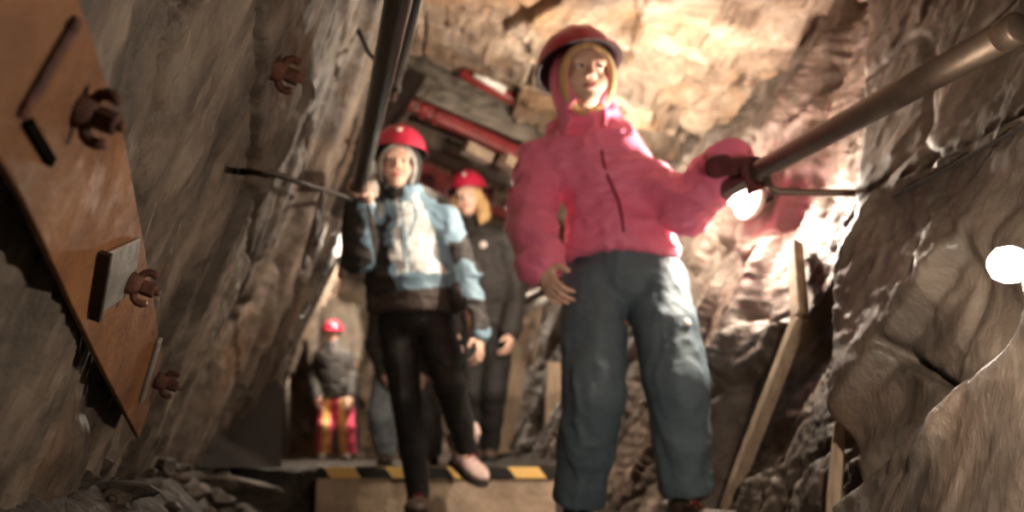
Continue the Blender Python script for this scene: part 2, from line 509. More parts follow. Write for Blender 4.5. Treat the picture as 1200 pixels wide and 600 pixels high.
# floor: trodden dirt, a lower landing and the level above the concrete step; it slopes up to the wall feet
STEP_Y, STEP_Z = 3.12, .165
FLOOR_RISE = .0
def floor_h(x, y):
    cl = -.62 - .235 * y; 
    z = np.where(y < STEP_Y + .1, 0.0, STEP_Z - .012)
    side = x - (-.235 * y)
    z = z + .17 * sstep(-.08, -.36, side) * sstep(STEP_Y + .3, STEP_Y - .3, y) + .12 * sstep(.85, 1.25, side) * sstep(.3, 1.5, y)
    z = z + .012 * fbm(np.stack([x * 6, y * 6, 0 * x], 1), 4, 31) + .006 * fbm(np.stack([x * 24, y * 24, 0 * x], 1), 3, 37)
    return z
def fz(x, y): return float(floor_h(np.array([x]), np.array([y]))[0])
fx = np.linspace(-3.6, 2.2, 360); fy = np.concatenate([np.linspace(-1.2, .8, 40), np.linspace(.82, 3.2, 240), np.linspace(3.24, 10, 120)])
X_, Y_ = np.meshgrid(fx, fy, indexing='ij'); x, y = X_.ravel(), Y_.ravel()
grid_obj('floor', np.stack([x, y, floor_h(x, y)], 1), len(fx), len(fy), M_floor)

# rock face where the drift turns, at the far end
ex = np.linspace(-4.6, .6, 120); ez = np.linspace(-.2, 2.6, 90)
X_, Z_ = np.meshgrid(ex, ez, indexing='ij'); x, z = X_.ravel(), Z_.ravel()
h1, _ = facets(np.stack([x * 2, z * 2], 1), 91, 1.0)
h2, _ = facets(np.stack([x * 6, z * 5], 1), 97, 1.0)
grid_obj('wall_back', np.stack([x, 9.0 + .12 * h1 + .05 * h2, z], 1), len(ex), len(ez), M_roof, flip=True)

# ------------------------------------------------------------------ concrete step with a hazard-striped nosing
M_conc = simple('stained concrete', (.58, .43, .31), (.36, .26, .18), scale=7, rough=.85, bump=.5, bscale=40)
m, nt, b = nm('yellow and black hazard tape'); L = nt.links; M_haz = m
tc = N(nt, 'ShaderNodeTexCoord'); sx = N(nt, 'ShaderNodeSeparateXYZ'); L.new(tc.outputs['Object'], sx.inputs[0])
k1 = N(nt, 'ShaderNodeMath', operation='MULTIPLY_ADD'); L.new(sx.outputs[2], k1.inputs[0]); k1.inputs[1].default_value = .75; L.new(sx.outputs[0], k1.inputs[2])
k1b = N(nt, 'ShaderNodeMath', operation='MULTIPLY_ADD'); L.new(sx.outputs[1], k1b.inputs[0]); k1b.inputs[1].default_value = .75; L.new(k1.outputs[0], k1b.inputs[2])
k2 = N(nt, 'ShaderNodeMath', operation='MULTIPLY_ADD'); L.new(k1b.outputs[0], k2.inputs[0]); k2.inputs[1].default_value = 1 / .218; k2.inputs[2].default_value = .28
k3 = N(nt, 'ShaderNodeMath', operation='FRACT'); L.new(k2.outputs[0], k3.inputs[0])
k4 = N(nt, 'ShaderNodeMath', operation='GREATER_THAN'); L.new(k3.outputs[0], k4.inputs[0]); k4.inputs[1].default_value = .5
mx = N(nt, 'ShaderNodeMix', data_type='RGBA'); L.new(k4.outputs[0], mx.inputs[0]); mx.inputs[6].default_value = (.015, .013, .012, 1); mx.inputs[7].default_value = (.95, .6, .2, 1)
L.new(mx.outputs[2], b.inputs['Base Color']); b.inputs['Roughness'].default_value = .55

sl, sr = P(372, 549, STEP_Y)[0], P(650, 549, STEP_Y)[0]
st = empty('step', ((sl + sr) / 2, STEP_Y, 0), 'concrete step with yellow and black hazard tape along its edge, under the walkers', 'step')
bm = bmesh.new()
n = 60
rows = []
for i in range(n + 1):
    x = sl + (sr - sl) * i / n
    j = .004 * math.sin(i * .37) + .003 * math.sin(i * .9)
    rows.append([bm.verts.new((x, STEP_Y + .004 + j * .6, -.06)), bm.verts.new((x, STEP_Y + .002 - j * .5, .06)), bm.verts.new((x, STEP_Y, .13)), bm.verts.new((x, STEP_Y, STEP_Z - .002)), bm.verts.new((x, STEP_Y + .34, STEP_Z - .002)), bm.verts.new((x, STEP_Y + .36, -.06))])
for a, c in zip(rows, rows[1:]):
    for k in range(6): bm.faces.new((a[k], c[k], c[(k + 1) % 6], a[(k + 1) % 6]))
bm.faces.new(rows[0]); bm.faces.new(rows[-1][::-1])
obj_bm('riser', bm, M_conc, st, smooth=False)
bm = bmesh.new()
bm_box(bm, ((sl + sr) / 2, STEP_Y - .004, STEP_Z - .016), Matrix.Identity(3), (sr - sl, .008, .036))
bm_box(bm, ((sl + sr) / 2, STEP_Y + .022, STEP_Z + .001), Matrix.Identity(3), (sr - sl, .058, .004))
obj_bm('hazard_tape', bm, M_haz, st, smooth=False)
def wplane(side, px, py, off):
    o, e1, e2, n = BAS[side]; u, v = hit(side, px, py, off)
    return o + e1 * u + e2 * v + n * off
# ================================================================== things on the walls and roof
M_rust = rock('rusted steel', (.06, .022, .012), (.17, .062, .03), (.27, .11, .05), scale=14, rough=(.55, .8), bump=.35)
M_bolt = rock('red brown rusted iron', (.05, .016, .01), (.13, .042, .025), (.22, .085, .045), scale=30, rough=(.5, .8), bump=.35)
M_plate = rock('rusty orange steel plate', (.09, .04, .018), (.21, .082, .026), (.30, .14, .055), rust=(.17, .055, .035), scale=6, patch=.6, rough=(.5, .8), bump=.25)
M_grey = simple('grey galvanised plate', (.42, .40, .38), (.25, .235, .22), scale=18, rough=.45, metal=.4, bump=.15)
M_pipe = simple('dark worn steel pipe', (.11, .085, .07), (.06, .048, .04), scale=8, rough=.28, rough2=.45, metal=.75, bump=.08, bscale=120)
M_pipe2 = simple('dull brown steel pipe', (.17, .12, .09), (.10, .07, .055), scale=9, rough=.32, rough2=.5, metal=.6, bump=.08, bscale=120)
M_iron = simple('blackened iron', (.06, .045, .036), (.03, .024, .02), scale=9, rough=.5, metal=.5, bump=.15)
M_steelgrey = simple('scuffed grey steel', (.20, .17, .14), (.09, .075, .06), scale=11, rough=.35, rough2=.6, metal=.6, bump=.15, stretch=(1, 3, 3))
M_redpaint = simple('chipped red paint', (.30, .03, .03), (.15, .024, .02), scale=14, rough=.4, bump=.2)
M_wood = simple('pale weathered wood', (.42, .31, .22), (.26, .185, .125), scale=9, rough=.8, bump=.4, bscale=40, stretch=(6, 6, 1))
M_wooddark = simple('dark damp wood', (.16, .11, .08), (.08, .055, .04), scale=9, rough=.7, bump=.4, bscale=40, stretch=(6, 6, 1))
M_cable = simple('black rubber cable', (.035, .03, .028), rough=.45, bump=.05)
M_white = simple('off white enamel', (.75, .72, .66), (.6, .56, .5), rough=.4, bump=.05)

def bulb_mat(name, strength, col=(1, .86, .69)):
    m, nt, b = nm(name); b.inputs['Base Color'].default_value = (*col, 1)
    b.inputs['Emission Color'].default_value = (*col, 1); b.inputs['Emission Strength'].default_value = strength
    return m

# ------------------------------------------------------------------ handrails
def offs(R, a): return [math.cos(a), math.sin(a)]
RL = lambda Y: T(.115, .725, Y)
RR = lambda Y: T(1.03, .575, Y)
def rail_mesh(pts, r, name, mat, parent):
    bm = bmesh.new(); bm_tube(bm, pts, r, 20); return obj_bm(name, bm, mat, parent)
YR = np.linspace(.45, 3.9, 14)
hl = empty('handrail', RL(2.0), 'dark steel pipe handrail along the slabby wall, held by the boy in the blue jacket', 'handrail', 'handrails')
rail_mesh([RL(y) for y in np.linspace(.35, 4.3, 14)], .025, 'pipe', M_pipe, hl)
bm = bmesh.new()
pw = wplane('l', 277, 201, -.01); pr = RL(2.62) + np.array([0, 0, -.034])
bm_tube(bm, [pw, wplane('l', 284, 201.3, .025), wplane('l', 320, 203.5, .06), V(pw) * .35 + V(pr) * .65 + Vector((.01, 0, -.002)), V(pr) - Vector((.02, 0, .004)), V(pr) + Vector((.012, 0, .0)), V(pr) + Vector((.036, 0, .02)), V(pr) + Vector((.034, 0, .06))], .0065, 10)
obj_bm('bracket', bm, M_iron, hl)
bm = bmesh.new(); bm_tube(bm, [RL(2.60), RL(2.68)], .031, 20); obj_bm('collar', bm, M_pipe, hl)

hr = empty('handrail', RR(2.0), 'brown steel pipe handrail along the wet wall, gripped by the child in pink', 'handrail', 'handrails')
bm = bmesh.new(); bm_tube(bm, [RR(y) for y in np.linspace(1.2, 4.6, 14)], .025, 20); obj_bm('pipe', bm, M_pipe2, hr)
bm = bmesh.new(); bm_lathe(bm, [(.0, -.004), (.022, -.004), (.026, 0), (.026, .03), (.022, .034), (0, .034)], M4(frame_z(-AX), RR(1.2)), 20, False); obj_bm('end_cap', bm, M_pipe2, hr)
bm = bmesh.new()
q = [P(933, 190, 1.92), P(930, 203, 1.92), P(936, 208, 1.92), P(965, 216, 1.9), P(1000, 226, 1.87), W('r', 1018, 229, .02), W('r', 1032, 227, -.03)]
q = [RR(1.90) + np.array([.0, 0, -.02])] + [RR(1.90) + np.array([.012, 0, -.05]), RR(1.90) + np.array([.028, 0, -.058])] + q[4:]
bm_tube(bm, q, .0085, 10); obj_bm('bracket', bm, M_pipe2, hr)

# thin conduit higher up behind the handrail
ct = empty('conduit', T(.26, .92, 1.6), 'thin dark conduit pipe running beside the upper end of the steel handrail', 'pipe')
bm = bmesh.new(); bm_tube(bm, [T(.19, .93, y) for y in np.linspace(.6, 2.35, 10)], .014, 14); obj_bm('pipe', bm, M_pipe, ct)
for y in (1.5, 2.25):
    bm = bmesh.new(); bm_tube(bm, [T(.19, .93, y), T(.19, .93, y + .03)], .018, 14)
    a = V(T(.19, .945, y + .015)); bm_tube(bm, [a, a + Vector((-.08, 0, .09)), a + Vector((-.13, 0, .2))], .006, 8); obj_bm('clip', bm, M_iron, ct)

# ------------------------------------------------------------------ rusty plate on the left wall
oL, eA, eU, nL = BAS['l']
def plate_bm(poly, off, thick, side='l', sub=0):
    bm = bmesh.new(); n = V(BAS[side][3])
    a = [bm.verts.new(V(wplane(side, *p, off))) for p in poly]; c = [bm.verts.new(v.co - n * thick) for v in a]
    k = len(poly); bm.faces.new(a); bm.faces.new(c[::-1])
    for i in range(k): bm.faces.new((a[i], c[i], c[(i + 1) % k], a[(i + 1) % k]))
    return bm
PO = .034
pl = empty('steel_plate', wplane('l', 100, 250, PO), 'large rusty orange steel plate tapering to a point, bolted on the slabby wall', 'plate')
poly = [(-60, 60), (0, -30), (70, -60), (104, 30), (128, 105), (146, 160), (158, 225), (168, 280), (180, 350), (190, 418), (178, 470), (163, 514), (140, 470), (112, 415), (84, 355), (55, 292), (28, 235), (-4, 180), (-40, 130)]
o = obj_bm('sheet', plate_bm(poly, PO, .008), M_plate, pl, smooth=False, bevel=.002)
def slot_bm(p, q, w, off):
    a, c = V(wplane('l', *p, off)), V(wplane('l', *q, off)); bm = bmesh.new()
    bm_bar(bm, a, c, w, .012, up=tuple(nL)); return bm
obj_bm('slot', slot_bm((26, 140), (55, 188), .008, PO - .001), simple('black slot shade', (.006, .005, .004), bump=0, rough=1, spec=0), pl, smooth=False)  # solid black bar paints the shade inside the slot; no opening is cut

ba = empty('flat_bar', wplane('l', 60, 80, PO), 'dark red rusted flat bar lying slanted on the upper part of the orange plate', 'bar')
bm = bmesh.new(); bm_bar(bm, wplane('l', 92, 22, PO + .003), wplane('l', 26, 138, PO + .003), .012, .006, up=tuple(nL)); obj_bm('bar', bm, M_bolt, ba, smooth=False, bevel=.003)
for p in ((86, 32), (32, 128)):
    bm = bmesh.new(); bm_lathe(bm, [(0, .003), (.003, .0025), (.0042, .0005), (.0042, -.004), (0, -.004)], M4(frame_z(nL), wplane('l', *p, PO + .004)), 14, False); obj_bm('rivet', bm, M_bolt, ba)

gp = empty('bearing_plate', wplane('l', 138, 325, PO), 'small pale grey bearing plate under the middle bolt of the orange plate', 'plate')
obj_bm('plate', plate_bm([(112, 372), (121, 300), (166, 279), (160, 322), (146, 350)], PO + .005, .004), M_grey, gp, smooth=False, bevel=.002)
obj_bm('flange', slot_bm((111, 374), (124, 297), .006, PO + .0075), M_iron, gp, smooth=False)

an = empty('angle_strip', wplane('l', 178, 440, PO), 'narrow grey steel strip along the lower edge of the orange plate', 'strip')
bm = bmesh.new(); bm_bar(bm, wplane('l', 187, 398, PO + .003), wplane('l', 166, 470, PO + .003), .016, .006, up=tuple(nL)); obj_bm('strip', bm, M_grey, an, smooth=False, bevel=.002)

# ------------------------------------------------------------------ rock bolts: domed washer, hexagon nut, bar end and a two-pronged clip
def rock_bolt(px, py, off, s, label, roll=20, axis=None, loc=None):
    loc = wplane('l', px, py, off) if loc is None else loc
    n = V(axis if axis is not None else nL).normalized()
    R = frame_z(n) @ Matrix.Rotation(math.radians(roll), 3, 'Z'); M = M4(R, loc)
    t = empty('rock_bolt', loc, label, 'bolt', 'rock bolts on the slabby wall')
    bm = bmesh.new(); bm_lathe(bm, [(0, -.004), (.036 * s, -.004), (.0365 * s, .006 * s), (.034 * s, .02 * s), (.028 * s, .033 * s), (.019 * s, .041 * s), (0, .043 * s)], M, 24, False); obj_bm('washer', bm, M_bolt, t)
    bm = bmesh.new(); bm_lathe(bm, [(.0, .03 * s), (.021 * s, .036 * s), (.0245 * s, .041 * s), (.0245 * s, .076 * s), (.021 * s, .081 * s), (0, .081 * s)], M, 6, False); obj_bm('nut', bm, M_bolt, t, smooth=False, bevel=.001)
    bm = bmesh.new(); bm_lathe(bm, [(.0, .05 * s), (.011 * s, .05 * s), (.011 * s, .092 * s), (.009 * s, .095 * s), (0, .095 * s)], M, 14, False); obj_bm('bar_end', bm, M_rust, t)
    for sg in (1, -1):
        bm = bmesh.new(); x = Vector((sg, 0, 0)); z = Vector((0, 0, 1))
        pts = [(.014, .022), (.030, .024), (.042, .031), (.049, .043), (.049, .058), (.043, .071)]
        bm_tube(bm, [M @ Vector((sg * a * s, 0, c * s)) for a, c in pts], [.0115 * s, .012 * s, .0125 * s, .0125 * s, .012 * s, .0115 * s], 12); obj_bm('prong', bm, M_bolt, t)
    return t
rock_bolt(90, 128, PO - .002, .41, 'biggest rock bolt, high on the rusty orange plate near its slanted bar', roll=-70)
rock_bolt(152, 331, PO + .005, .38, 'rust red rock bolt on the small grey bearing plate, halfway down the orange plate', roll=-80)
rock_bolt(186, 446, PO + .006, .4, 'rock bolt at the lower tip of the orange plate, beside the grey strip', roll=-75)
rock_bolt(0, 0, 0, .58, 'dark rock bolt with spread prongs by itself on bare rock above the rail bracket', roll=-60, loc=W('l', 320, 80, .0))

# ------------------------------------------------------------------ steel roof support across the drift
sup = empty('roof_support', P(545, 120, 3.62), 'scuffed grey steel roof support spanning the drift under the broken roof', 'roof support')
A, B = V(P(472, 78, 3.5)), V(P(668, 164, 3.85)); up = Vector((0, -.35, 1))
ax = (B - A).normalized(); nz = ax.cross(Vector((0, 1, 0))).normalized(); nz = -nz if nz.z < 0 else nz; fy_ = nz.cross(ax)
AXM = Matrix((ax, fy_, nz)).transposed(); Lb = (B - A).length; mid = (A + B) / 2
bm = bmesh.new(); bm_box(bm, mid - nz * .02, AXM, (Lb, .016, .15)); obj_bm('web', bm, M_steelgrey, sup, smooth=False, bevel=.003)
bm = bmesh.new(); bm_tube(bm, [A - ax * .03 + nz * .072, A + ax * Lb * .3 + nz * .078, A + ax * Lb * .55 + nz * .07], .021, 14); obj_bm('rim_pipe', bm, M_steelgrey, sup)
bm = bmesh.new(); bm_box(bm, mid - nz * .095 + fy_ * .012, AXM, (Lb, .035, .012)); obj_bm('flange', bm, M_steelgrey, sup, smooth=False, bevel=.003)
bm = bmesh.new(); a, c = V(P(487, 84, 3.52)), V(P(425, 182, 3.42)); bm_bar(bm, a, c, .11, .03, up=(0, -1, 0)); bm_bar(bm, c, (c.x - .12, c.y, c.z - .26), .08, .03, up=(0, -1, 0)); obj_bm('brace', bm, M_iron, sup, smooth=False, bevel=.004)
bm = bmesh.new(); bm_bar(bm, P(508, 100, 3.44), P(458, 158, 3.40), .012, .012, up=(0, -1, 0)); obj_bm('brace_edge', bm, M_steelgrey, sup, smooth=False)

rb = empty('red_beam', P(545, 150, 3.78), 'red painted beam slung just below the grey steel roof support', 'beam')
a, c = V(P(474, 118, 3.72)), V(P(640, 196, 4.05))
bm = bmesh.new(); bm_bar(bm, a, c, .07, .07, up=(0, -1, 0)); obj_bm('beam', bm, M_redpaint, rb, smooth=False, bevel=.012)
for t in (.02, .1, .19):
    bm = bmesh.new(); d = (c - a).normalized(); q = a + (c - a) * t; bm_tube(bm, [q, q + d * .035], .048, 14); obj_bm('collar', bm, M_redpaint, rb)
rp = empty('red_pipe', P(600, 110, 3.55), 'red painted pipe lying along the top of the roof support', 'pipe')
bm = bmesh.new(); a, c = V(P(540, 84, 3.50)), V(P(668, 152, 3.78)); bm_tube(bm, [a, (a + c) / 2, c], .028, 16); obj_bm('pipe', bm, M_redpaint, rp)
bm = bmesh.new(); bm_tube(bm, [P(556, 86, 3.47), P(592, 106, 3.53)], .018, 12); obj_bm('sleeve', bm, M_white, rp)
lo = empty('red_timber', P(520, 210, 4.6), 'dark red timber crossing low behind the helmets', 'timber')
bm = bmesh.new(); bm_bar(bm, P(470, 196, 4.5), P(640, 262, 4.9), .13, .06, up=(0, -1, 0)); obj_bm('timber', bm, M_redpaint, lo, smooth=False, bevel=.01)
for k, (p0, p1, lab) in enumerate((((544, 172), (574, 187), 'pale wooden wedge block under the red beam, nearer the middle'), ((589, 186), (608, 198), 'pale wooden wedge block under the red beam, beside the pink sleeve'))):
    a, c = V(P(*p0, 3.82)), V(P(*p1, 3.88)); w = empty('wedge', (a + c) / 2, lab, 'wedge', 'wooden wedges in the roof')
    bm = bmesh.new(); bm_bar(bm, a, c, .055, .09, up=(0, -1, 0)); obj_bm('block', bm, M_wood, w, smooth=False, bevel=.006)
# timber lagging over the back of the support
for k, (p0, p1) in enumerate((((455, 150), (640, 220)),)):
    lg = empty('lagging_board', P(550, 190, 4.2 + .12 * k), 'dark lagging board above the low red timber', 'board')
    bm = bmesh.new(); bm_bar(bm, P(*p0, 4.2 + .12 * k), P(*p1, 4.26 + .12 * k), .10, .2, up=(0, -1, 0)); obj_bm('board', bm, M_wooddark, lg, smooth=False, bevel=.006)

# ------------------------------------------------------------------ posts behind the walkers
def post(name, p0, p1, Y, w, t, mat, label, cat='post', group=None, foot=True, Y1=None):
    a, c = V(P(*p0, Y)), V(P(*p1, Y1 or Y)); r = empty(name, c, label, cat, group)
    bm = bmesh.new(); bm_bar(bm, a, c, w, t, up=(0, -1, 0)); obj_bm('shaft', bm, mat, r, smooth=False, bevel=.006)
    if foot:
        bm = bmesh.new(); bm_box(bm, c + Vector((0, 0, .012)), Matrix.Identity(3), (w * 1.9, t * 1.9, .024)); obj_bm('foot', bm, mat, r, smooth=False, bevel=.004)
    return r
post('prop', (618, 345), (588, 532), 4.6, .115, .06, M_wood, 'broad pale timber prop standing on the step level behind the pink child', group='timber props')
post('prop', (632, 350), (619, 525), 4.75, .03, .05, M_wood, 'thin pale timber prop right beside the broad one', group='timber props', foot=False)
post('prop', (652, 425), (648, 545), 3.9, .085, .05, M_wood, 'short pale timber prop close to the dark trouser leg', group='timber props')
post('steel_post', (397, 300), (300, 492), 5.4, .035, .035, M_steelgrey, 'thin grey steel post leaning with the rock at the end of the slabby wall', foot=False)
fr = empty('far_handrail', P(350, 390, 6.2), 'shiny far handrail running past the small child in the distance', 'handrail')
bm = bmesh.new(); bm_tube(bm, [P(392, 318, 7.4), P(366, 368, 6.6), P(336, 413, 6.0), P(318, 440, 5.7)], .03, 12); obj_bm('pipe', bm, M_steelgrey, fr)
bm = bmesh.new(); bm_tube(bm, [P(336, 413, 6.0), P(334, 532, 6.0)], .022, 10); obj_bm('upright', bm, M_steelgrey, fr)
pb = empty('gleam_pipe', P(620, 360, 4.3), 'glinting pale pipe rail slanting beside the pink child\'s hip', 'pipe')
bm = bmesh.new(); bm_tube(bm, [P(588, 384, 4.4), P(652, 340, 4.0)], .018, 14); obj_bm('pipe', bm, M_white, pb)  # white colour stands in for the gleam on the rail
bm = bmesh.new(); bm_tube(bm, [P(652, 340, 4.0), P(662, 352, 3.95), P(668, 372, 3.9)], .018, 14); obj_bm('bend', bm, M_white, pb)

# ------------------------------------------------------------------ right wall: laths, stake, cable, lamps
def front(px, py, f=.965): return P(px, py, W('r', px, py)[1] * f)
lt = empty('timber_lath', front(850, 580), 'long bent pale timber lath leaning against the wet wall', 'lath', None)
A_, B_, C_ = front(931, 286), front(938, 372), front(848, 604, .99)
for k, (p0, p1) in enumerate(((A_, B_), (B_, C_))):
    bm = bmesh.new(); bm_bar(bm, p0, p1, .034, .03, up=tuple(BAS['r'][3])); obj_bm(['upper_lath', 'lower_lath'][k], bm, M_wood, lt, smooth=False, bevel=.004)
ys = min(W('r', px, py)[1] for px, py in ((976, 590), (980, 550), (984, 500), (986, 466))) * .985
sk = empty('wooden_stake', P(976, 598, ys), 'pale split wooden stake standing upright below the shiny wet rock', 'stake')
bm = bmesh.new(); bm_tube(bm, [P(975, 640, ys), P(978, 575, ys), P(983, 510, ys), P(985, 464, ys)], [.019, .017, .014, .007], 7, ell=(1, .8)); obj_bm('stake', bm, M_wood, sk, smooth=False)
cb = empty('wall_cable', W('r', 1100, 200), 'dark cable running along the slab edge of the wet wall', 'cable')
bm = bmesh.new(); bm_tube(bm, [W('r', 1290 - 30 * k, 101 + 16.2 * k, .006) for k in range(11)], .0035, 8); obj_bm('cable', bm, M_cable, cb)

def lamp(loc, n, strength, label, size=1.0, housing=True):
    """bulkhead lamp: round housing against the rock, socket, bulb"""
    R = frame_z(n); M = M4(R, loc); t = empty('lamp', loc, label, 'lamp', 'lamps in the drift')
    s = size
    bm = bmesh.new(); bm_lathe(bm, [(0, -.055 * s), (.045 * s, -.055 * s), (.052 * s, -.045 * s), (.055 * s, -.028 * s), (.030 * s, -.030 * s), (0, -.032 * s)], M, 24, False); obj_bm('housing', bm, M_white, t)
    bm = bmesh.new(); bm_lathe(bm, [(0, -.032 * s), (.014 * s, -.032 * s), (.015 * s, -.018 * s), (0, -.016 * s)], M, 16, False); obj_bm('socket', bm, M_white, t)
    bm = bmesh.new(); bm_lathe(bm, [(.0, -.018 * s), (.014 * s, -.014 * s), (.024 * s, .0), (.027 * s, .014 * s), (.022 * s, .03 * s), (.010 * s, .039 * s), (0, .041 * s)], M, 16, False)
    o = obj_bm('bulb', bm, bulb_mat('lit lamp glass', strength), t); o['label'] = 'glowing bulb'
    return t
nR = BAS['r'][3]
def arm(t, a, c):
    bm = bmesh.new(); a, c = V(a), V(c); bm_tube(bm, [a, a * .55 + c * .45 + Vector((0, 0, -.012)), c], .006, 10); bm_lathe(bm, [(0, .004), (.02, .004), (.022, 0), (.022, -.006), (0, -.006)], M4(frame_z(a - c), c), 14, False); obj_bm('arm', bm, M_iron, t)
la = lamp(P(866, 231, 2.25), V(nR) + Vector((-.35, -.4, -.1)), 1050, 'dazzling lamp on the wall behind the pink child\'s outstretched hand', 1.0)
arm(la, V(P(866, 231, 2.25)) + Vector((.05, .02, .0)), W('r', 905, 232, .0))
lb = lamp(P(1193, 311, .82), V((-1, .12, .12)), 1200, 'bright round lamp low on the near part of the wet wall', .66)
arm(lb, V(P(1193, 311, .82)) + Vector((.035, 0, -.005)), W('r', 1225, 318, 0))
pt = lamp(P(704, 186, 2.62), Vector((-.3, .9, .15)), 900, 'lamp behind the pink child\'s shoulder lighting the roof rocks', 1.1)
lf = lamp(P(458, 300, 6.0), Vector((-.75, .3, -.15)), 2600, 'far lamp in the side of the drift hidden behind the boy', 1.2)
lw = lamp(P(706, 172, 3.18), Vector((-.3, .6, .5)), 260, 'lamp hanging farther back behind the pink child\'s head', 1.0)
for t_, h_ in ((lf, .35), (lw, .36)):
    a = V(t_.location); bm = bmesh.new(); bm_tube(bm, [a + Vector((.02, -.03, 0)), a + Vector((.03, -.05, .1)), a + Vector((.03, -.04, h_))], .005, 8); obj_bm('cord', bm, M_cable, t_)
lc = pt
bm = bmesh.new(); a = V(P(704, 186, 2.62)); bm_tube(bm, [a + Vector((.01, 0, -.055)), a + Vector((-.06, .03, -.02)), a + Vector((-.065, .04, .2)), a + Vector((-.06, .04, .46))], .005, 8); obj_bm('cord', bm, M_cable, lc)

# ------------------------------------------------------------------ dark sheet and rubble at the foot of the left wall
ds = empty('dark_sheet', P(280, 545, 3.1), 'dark sheet leaning at the foot of the slabby wall', 'sheet')
bm = bmesh.new(); a, c = V(P(288, 428, 3.4)), V(P(214, 548, 2.75)); bm_bar(bm, a, c, .02, .02); obj_bm('lit_edge', bm, M_steelgrey, ds, smooth=False)  # lighter grey bar colours in the thin lit edge of the sheet
p = [V(P(288, 430, 3.4)), V(P(214, 548, 2.75)), V(P(330, 548, 3.05)), V(P(332, 460, 3.45)), V(P(322, 440, 3.5))]
bm = bmesh.new(); f0 = [bm.verts.new(x) for x in p]; f1 = [bm.verts.new(x + Vector((-.004, .012, 0))) for x in p]
bm.faces.new(f0); bm.faces.new(f1[::-1])
for i in range(5): bm.faces.new((f0[i], f1[i], f1[(i + 1) % 5], f0[(i + 1) % 5]))
obj_bm('sheet', bm, M_cable, ds, smooth=False)

M_stone = [rock('dark rubble stone', (.03, .022, .017), (.085, .062, .048), (.17, .13, .10), scale=18, rough=(.55, .9), bump=.5),
           rock('brown rubble stone', (.05, .034, .024), (.12, .085, .062), (.22, .165, .125), scale=16, rough=(.55, .9), bump=.5)]
def stone(x, y, r, ell, seed, label, group='rubble stones', z=None, rot=None):
    bm = bmesh.new(); bmesh.ops.create_icosphere(bm, subdivisions=3, radius=1)
    co = np.array([v.co[:] for v in bm.verts]); rs = random.Random(seed)
    for k in range(9):                                     # broken flats
        n = np.array([rs.gauss(0, 1) for _ in range(3)]); n /= np.linalg.norm(n); h = rs.uniform(.5, .8)
        d = co @ n - h; co -= np.where(d > 0, d, 0)[:, None] * n
    co *= 1 + .05 * fbm(co * 3 + seed, 3, seed)[:, None]
    co *= np.array(ell) * r
    for v, c in zip(bm.verts, co): v.co = c
    bmesh.ops.rotate(bm, verts=bm.verts, matrix=Matrix.Rotation(rs.uniform(0, 6.28) if rot is None else rot, 3, 'Z') @ Matrix.Rotation(rs.uniform(-.25, .25), 3, 'X'))
    zmin = min(v.co.z for v in bm.verts)
    o = obj_bm('stone', bm, M_stone[seed % 2], None, smooth=False)
    o.location = (x, y, (fz(x, y) if z is None else z) - zmin - .25 * r * ell[2]); tag(o, label, 'stone', group); return o
def at_floor(px, Y): return P(px, 560, Y)[0]
for i, (px, Y, r, ell, lab) in enumerate([(88, 1.55, .062, (1.2, .9, .62), 'largest flat-topped rubble stone at the foot of the slabby wall'),
                             (40, 1.7, .035, (1.4, .9, .5), 'dark slab of rubble just beside the largest flat-topped stone'),
                             (140, 1.42, .045, (1.7, .9, .35), 'pale flat rubble slab in front of the largest stone'),
                             (262, 2.5, .10, (1.9, .9, .42), 'broad brown flat rock at the end of the rubble beside the step')]):
    stone(at_floor(px, Y), Y, r, ell, 200 + i, lab, rot=.2)
rs = random.Random(5); cnt = 0
for i in range(400):
    Y = rs.uniform(1.15, 2.9); px = rs.uniform(-20, 350)
    x = at_floor(px, Y); q = x + .235 * Y
    if q > .05 + .1 * rs.random() and px > 250: continue
    r = rs.choice([.010, .013, .016, .02, .026, .034]) * (1.15 if Y > 2 else .9)
    stone(x, Y, r, (rs.uniform(.9, 1.5), rs.uniform(.8, 1.1), rs.uniform(.45, .8)), i, 'small angular dark stone lying in the rubble along the foot of the slabby wall', 'small rubble stones along the slabby wall')
    cnt += 1
    if cnt >= 130: break
for i in range(45):
    Y = rs.uniform(1.5, 2.9); px = rs.uniform(890, 1190); x = at_floor(px, Y)
    stone(x, Y, rs.choice([.012, .016, .022, .03]), (rs.uniform(.9, 1.5), rs.uniform(.8, 1.1), rs.uniform(.45, .8)), 500 + i, 'small angular stone lying at the foot of the wet wall', 'small stones along the wet wall')
# ================================================================== people
def unit(a): a = np.array(a, float); return a / np.linalg.norm(a)
def basis(fwd, up):
    """columns: person's left, forward, up"""
    f = unit(fwd); u = np.array(up, float); u = unit(u - f * (u @ f)); l = np.cross(u, -f); 
    l = np.cross(f, u) * -1
    return np.stack([l, f, u], 1)
def lerp(a, b, t): return np.array(a) * (1 - t) + np.array(b) * t

M_skin = simple('fair skin', (.80, .52, .40), (.72, .44, .33), scale=14, rough=.5, bump=.05, bscale=90)
M_lip = simple('lips', (.62, .26, .23), rough=.4, bump=0)
M_eye = simple('eye white', (.8, .76, .72), (.75, .7, .66), rough=.2, bump=0)
M_iris = simple('dark iris', (.06, .045, .035), rough=.15, bump=0)
M_brow = simple('brown eyebrow hair', (.20, .12, .07), rough=.7, bump=.2)
M_helm = simple('glossy red helmet shell', (.52, .02, .065), (.44, .016, .05), scale=6, rough=.28, bump=.02, coat=.4)
M_helmdark = simple('dark helmet lining', (.03, .014, .014), rough=.8)
M_emb = simple('white helmet emblem', (.85, .72, .66), rough=.5, bump=0)
M_strap = simple('black webbing strap', (.025, .022, .02), rough=.8)
M_pink = simple('pink shell jacket cloth', (.92, .22, .38), (.86, .18, .33), scale=8, rough=.55, bump=.12, bscale=70, sheen=.15)
M_pinkd = simple('dark pink jacket lining', (.40, .045, .10), rough=.7, bump=.1)
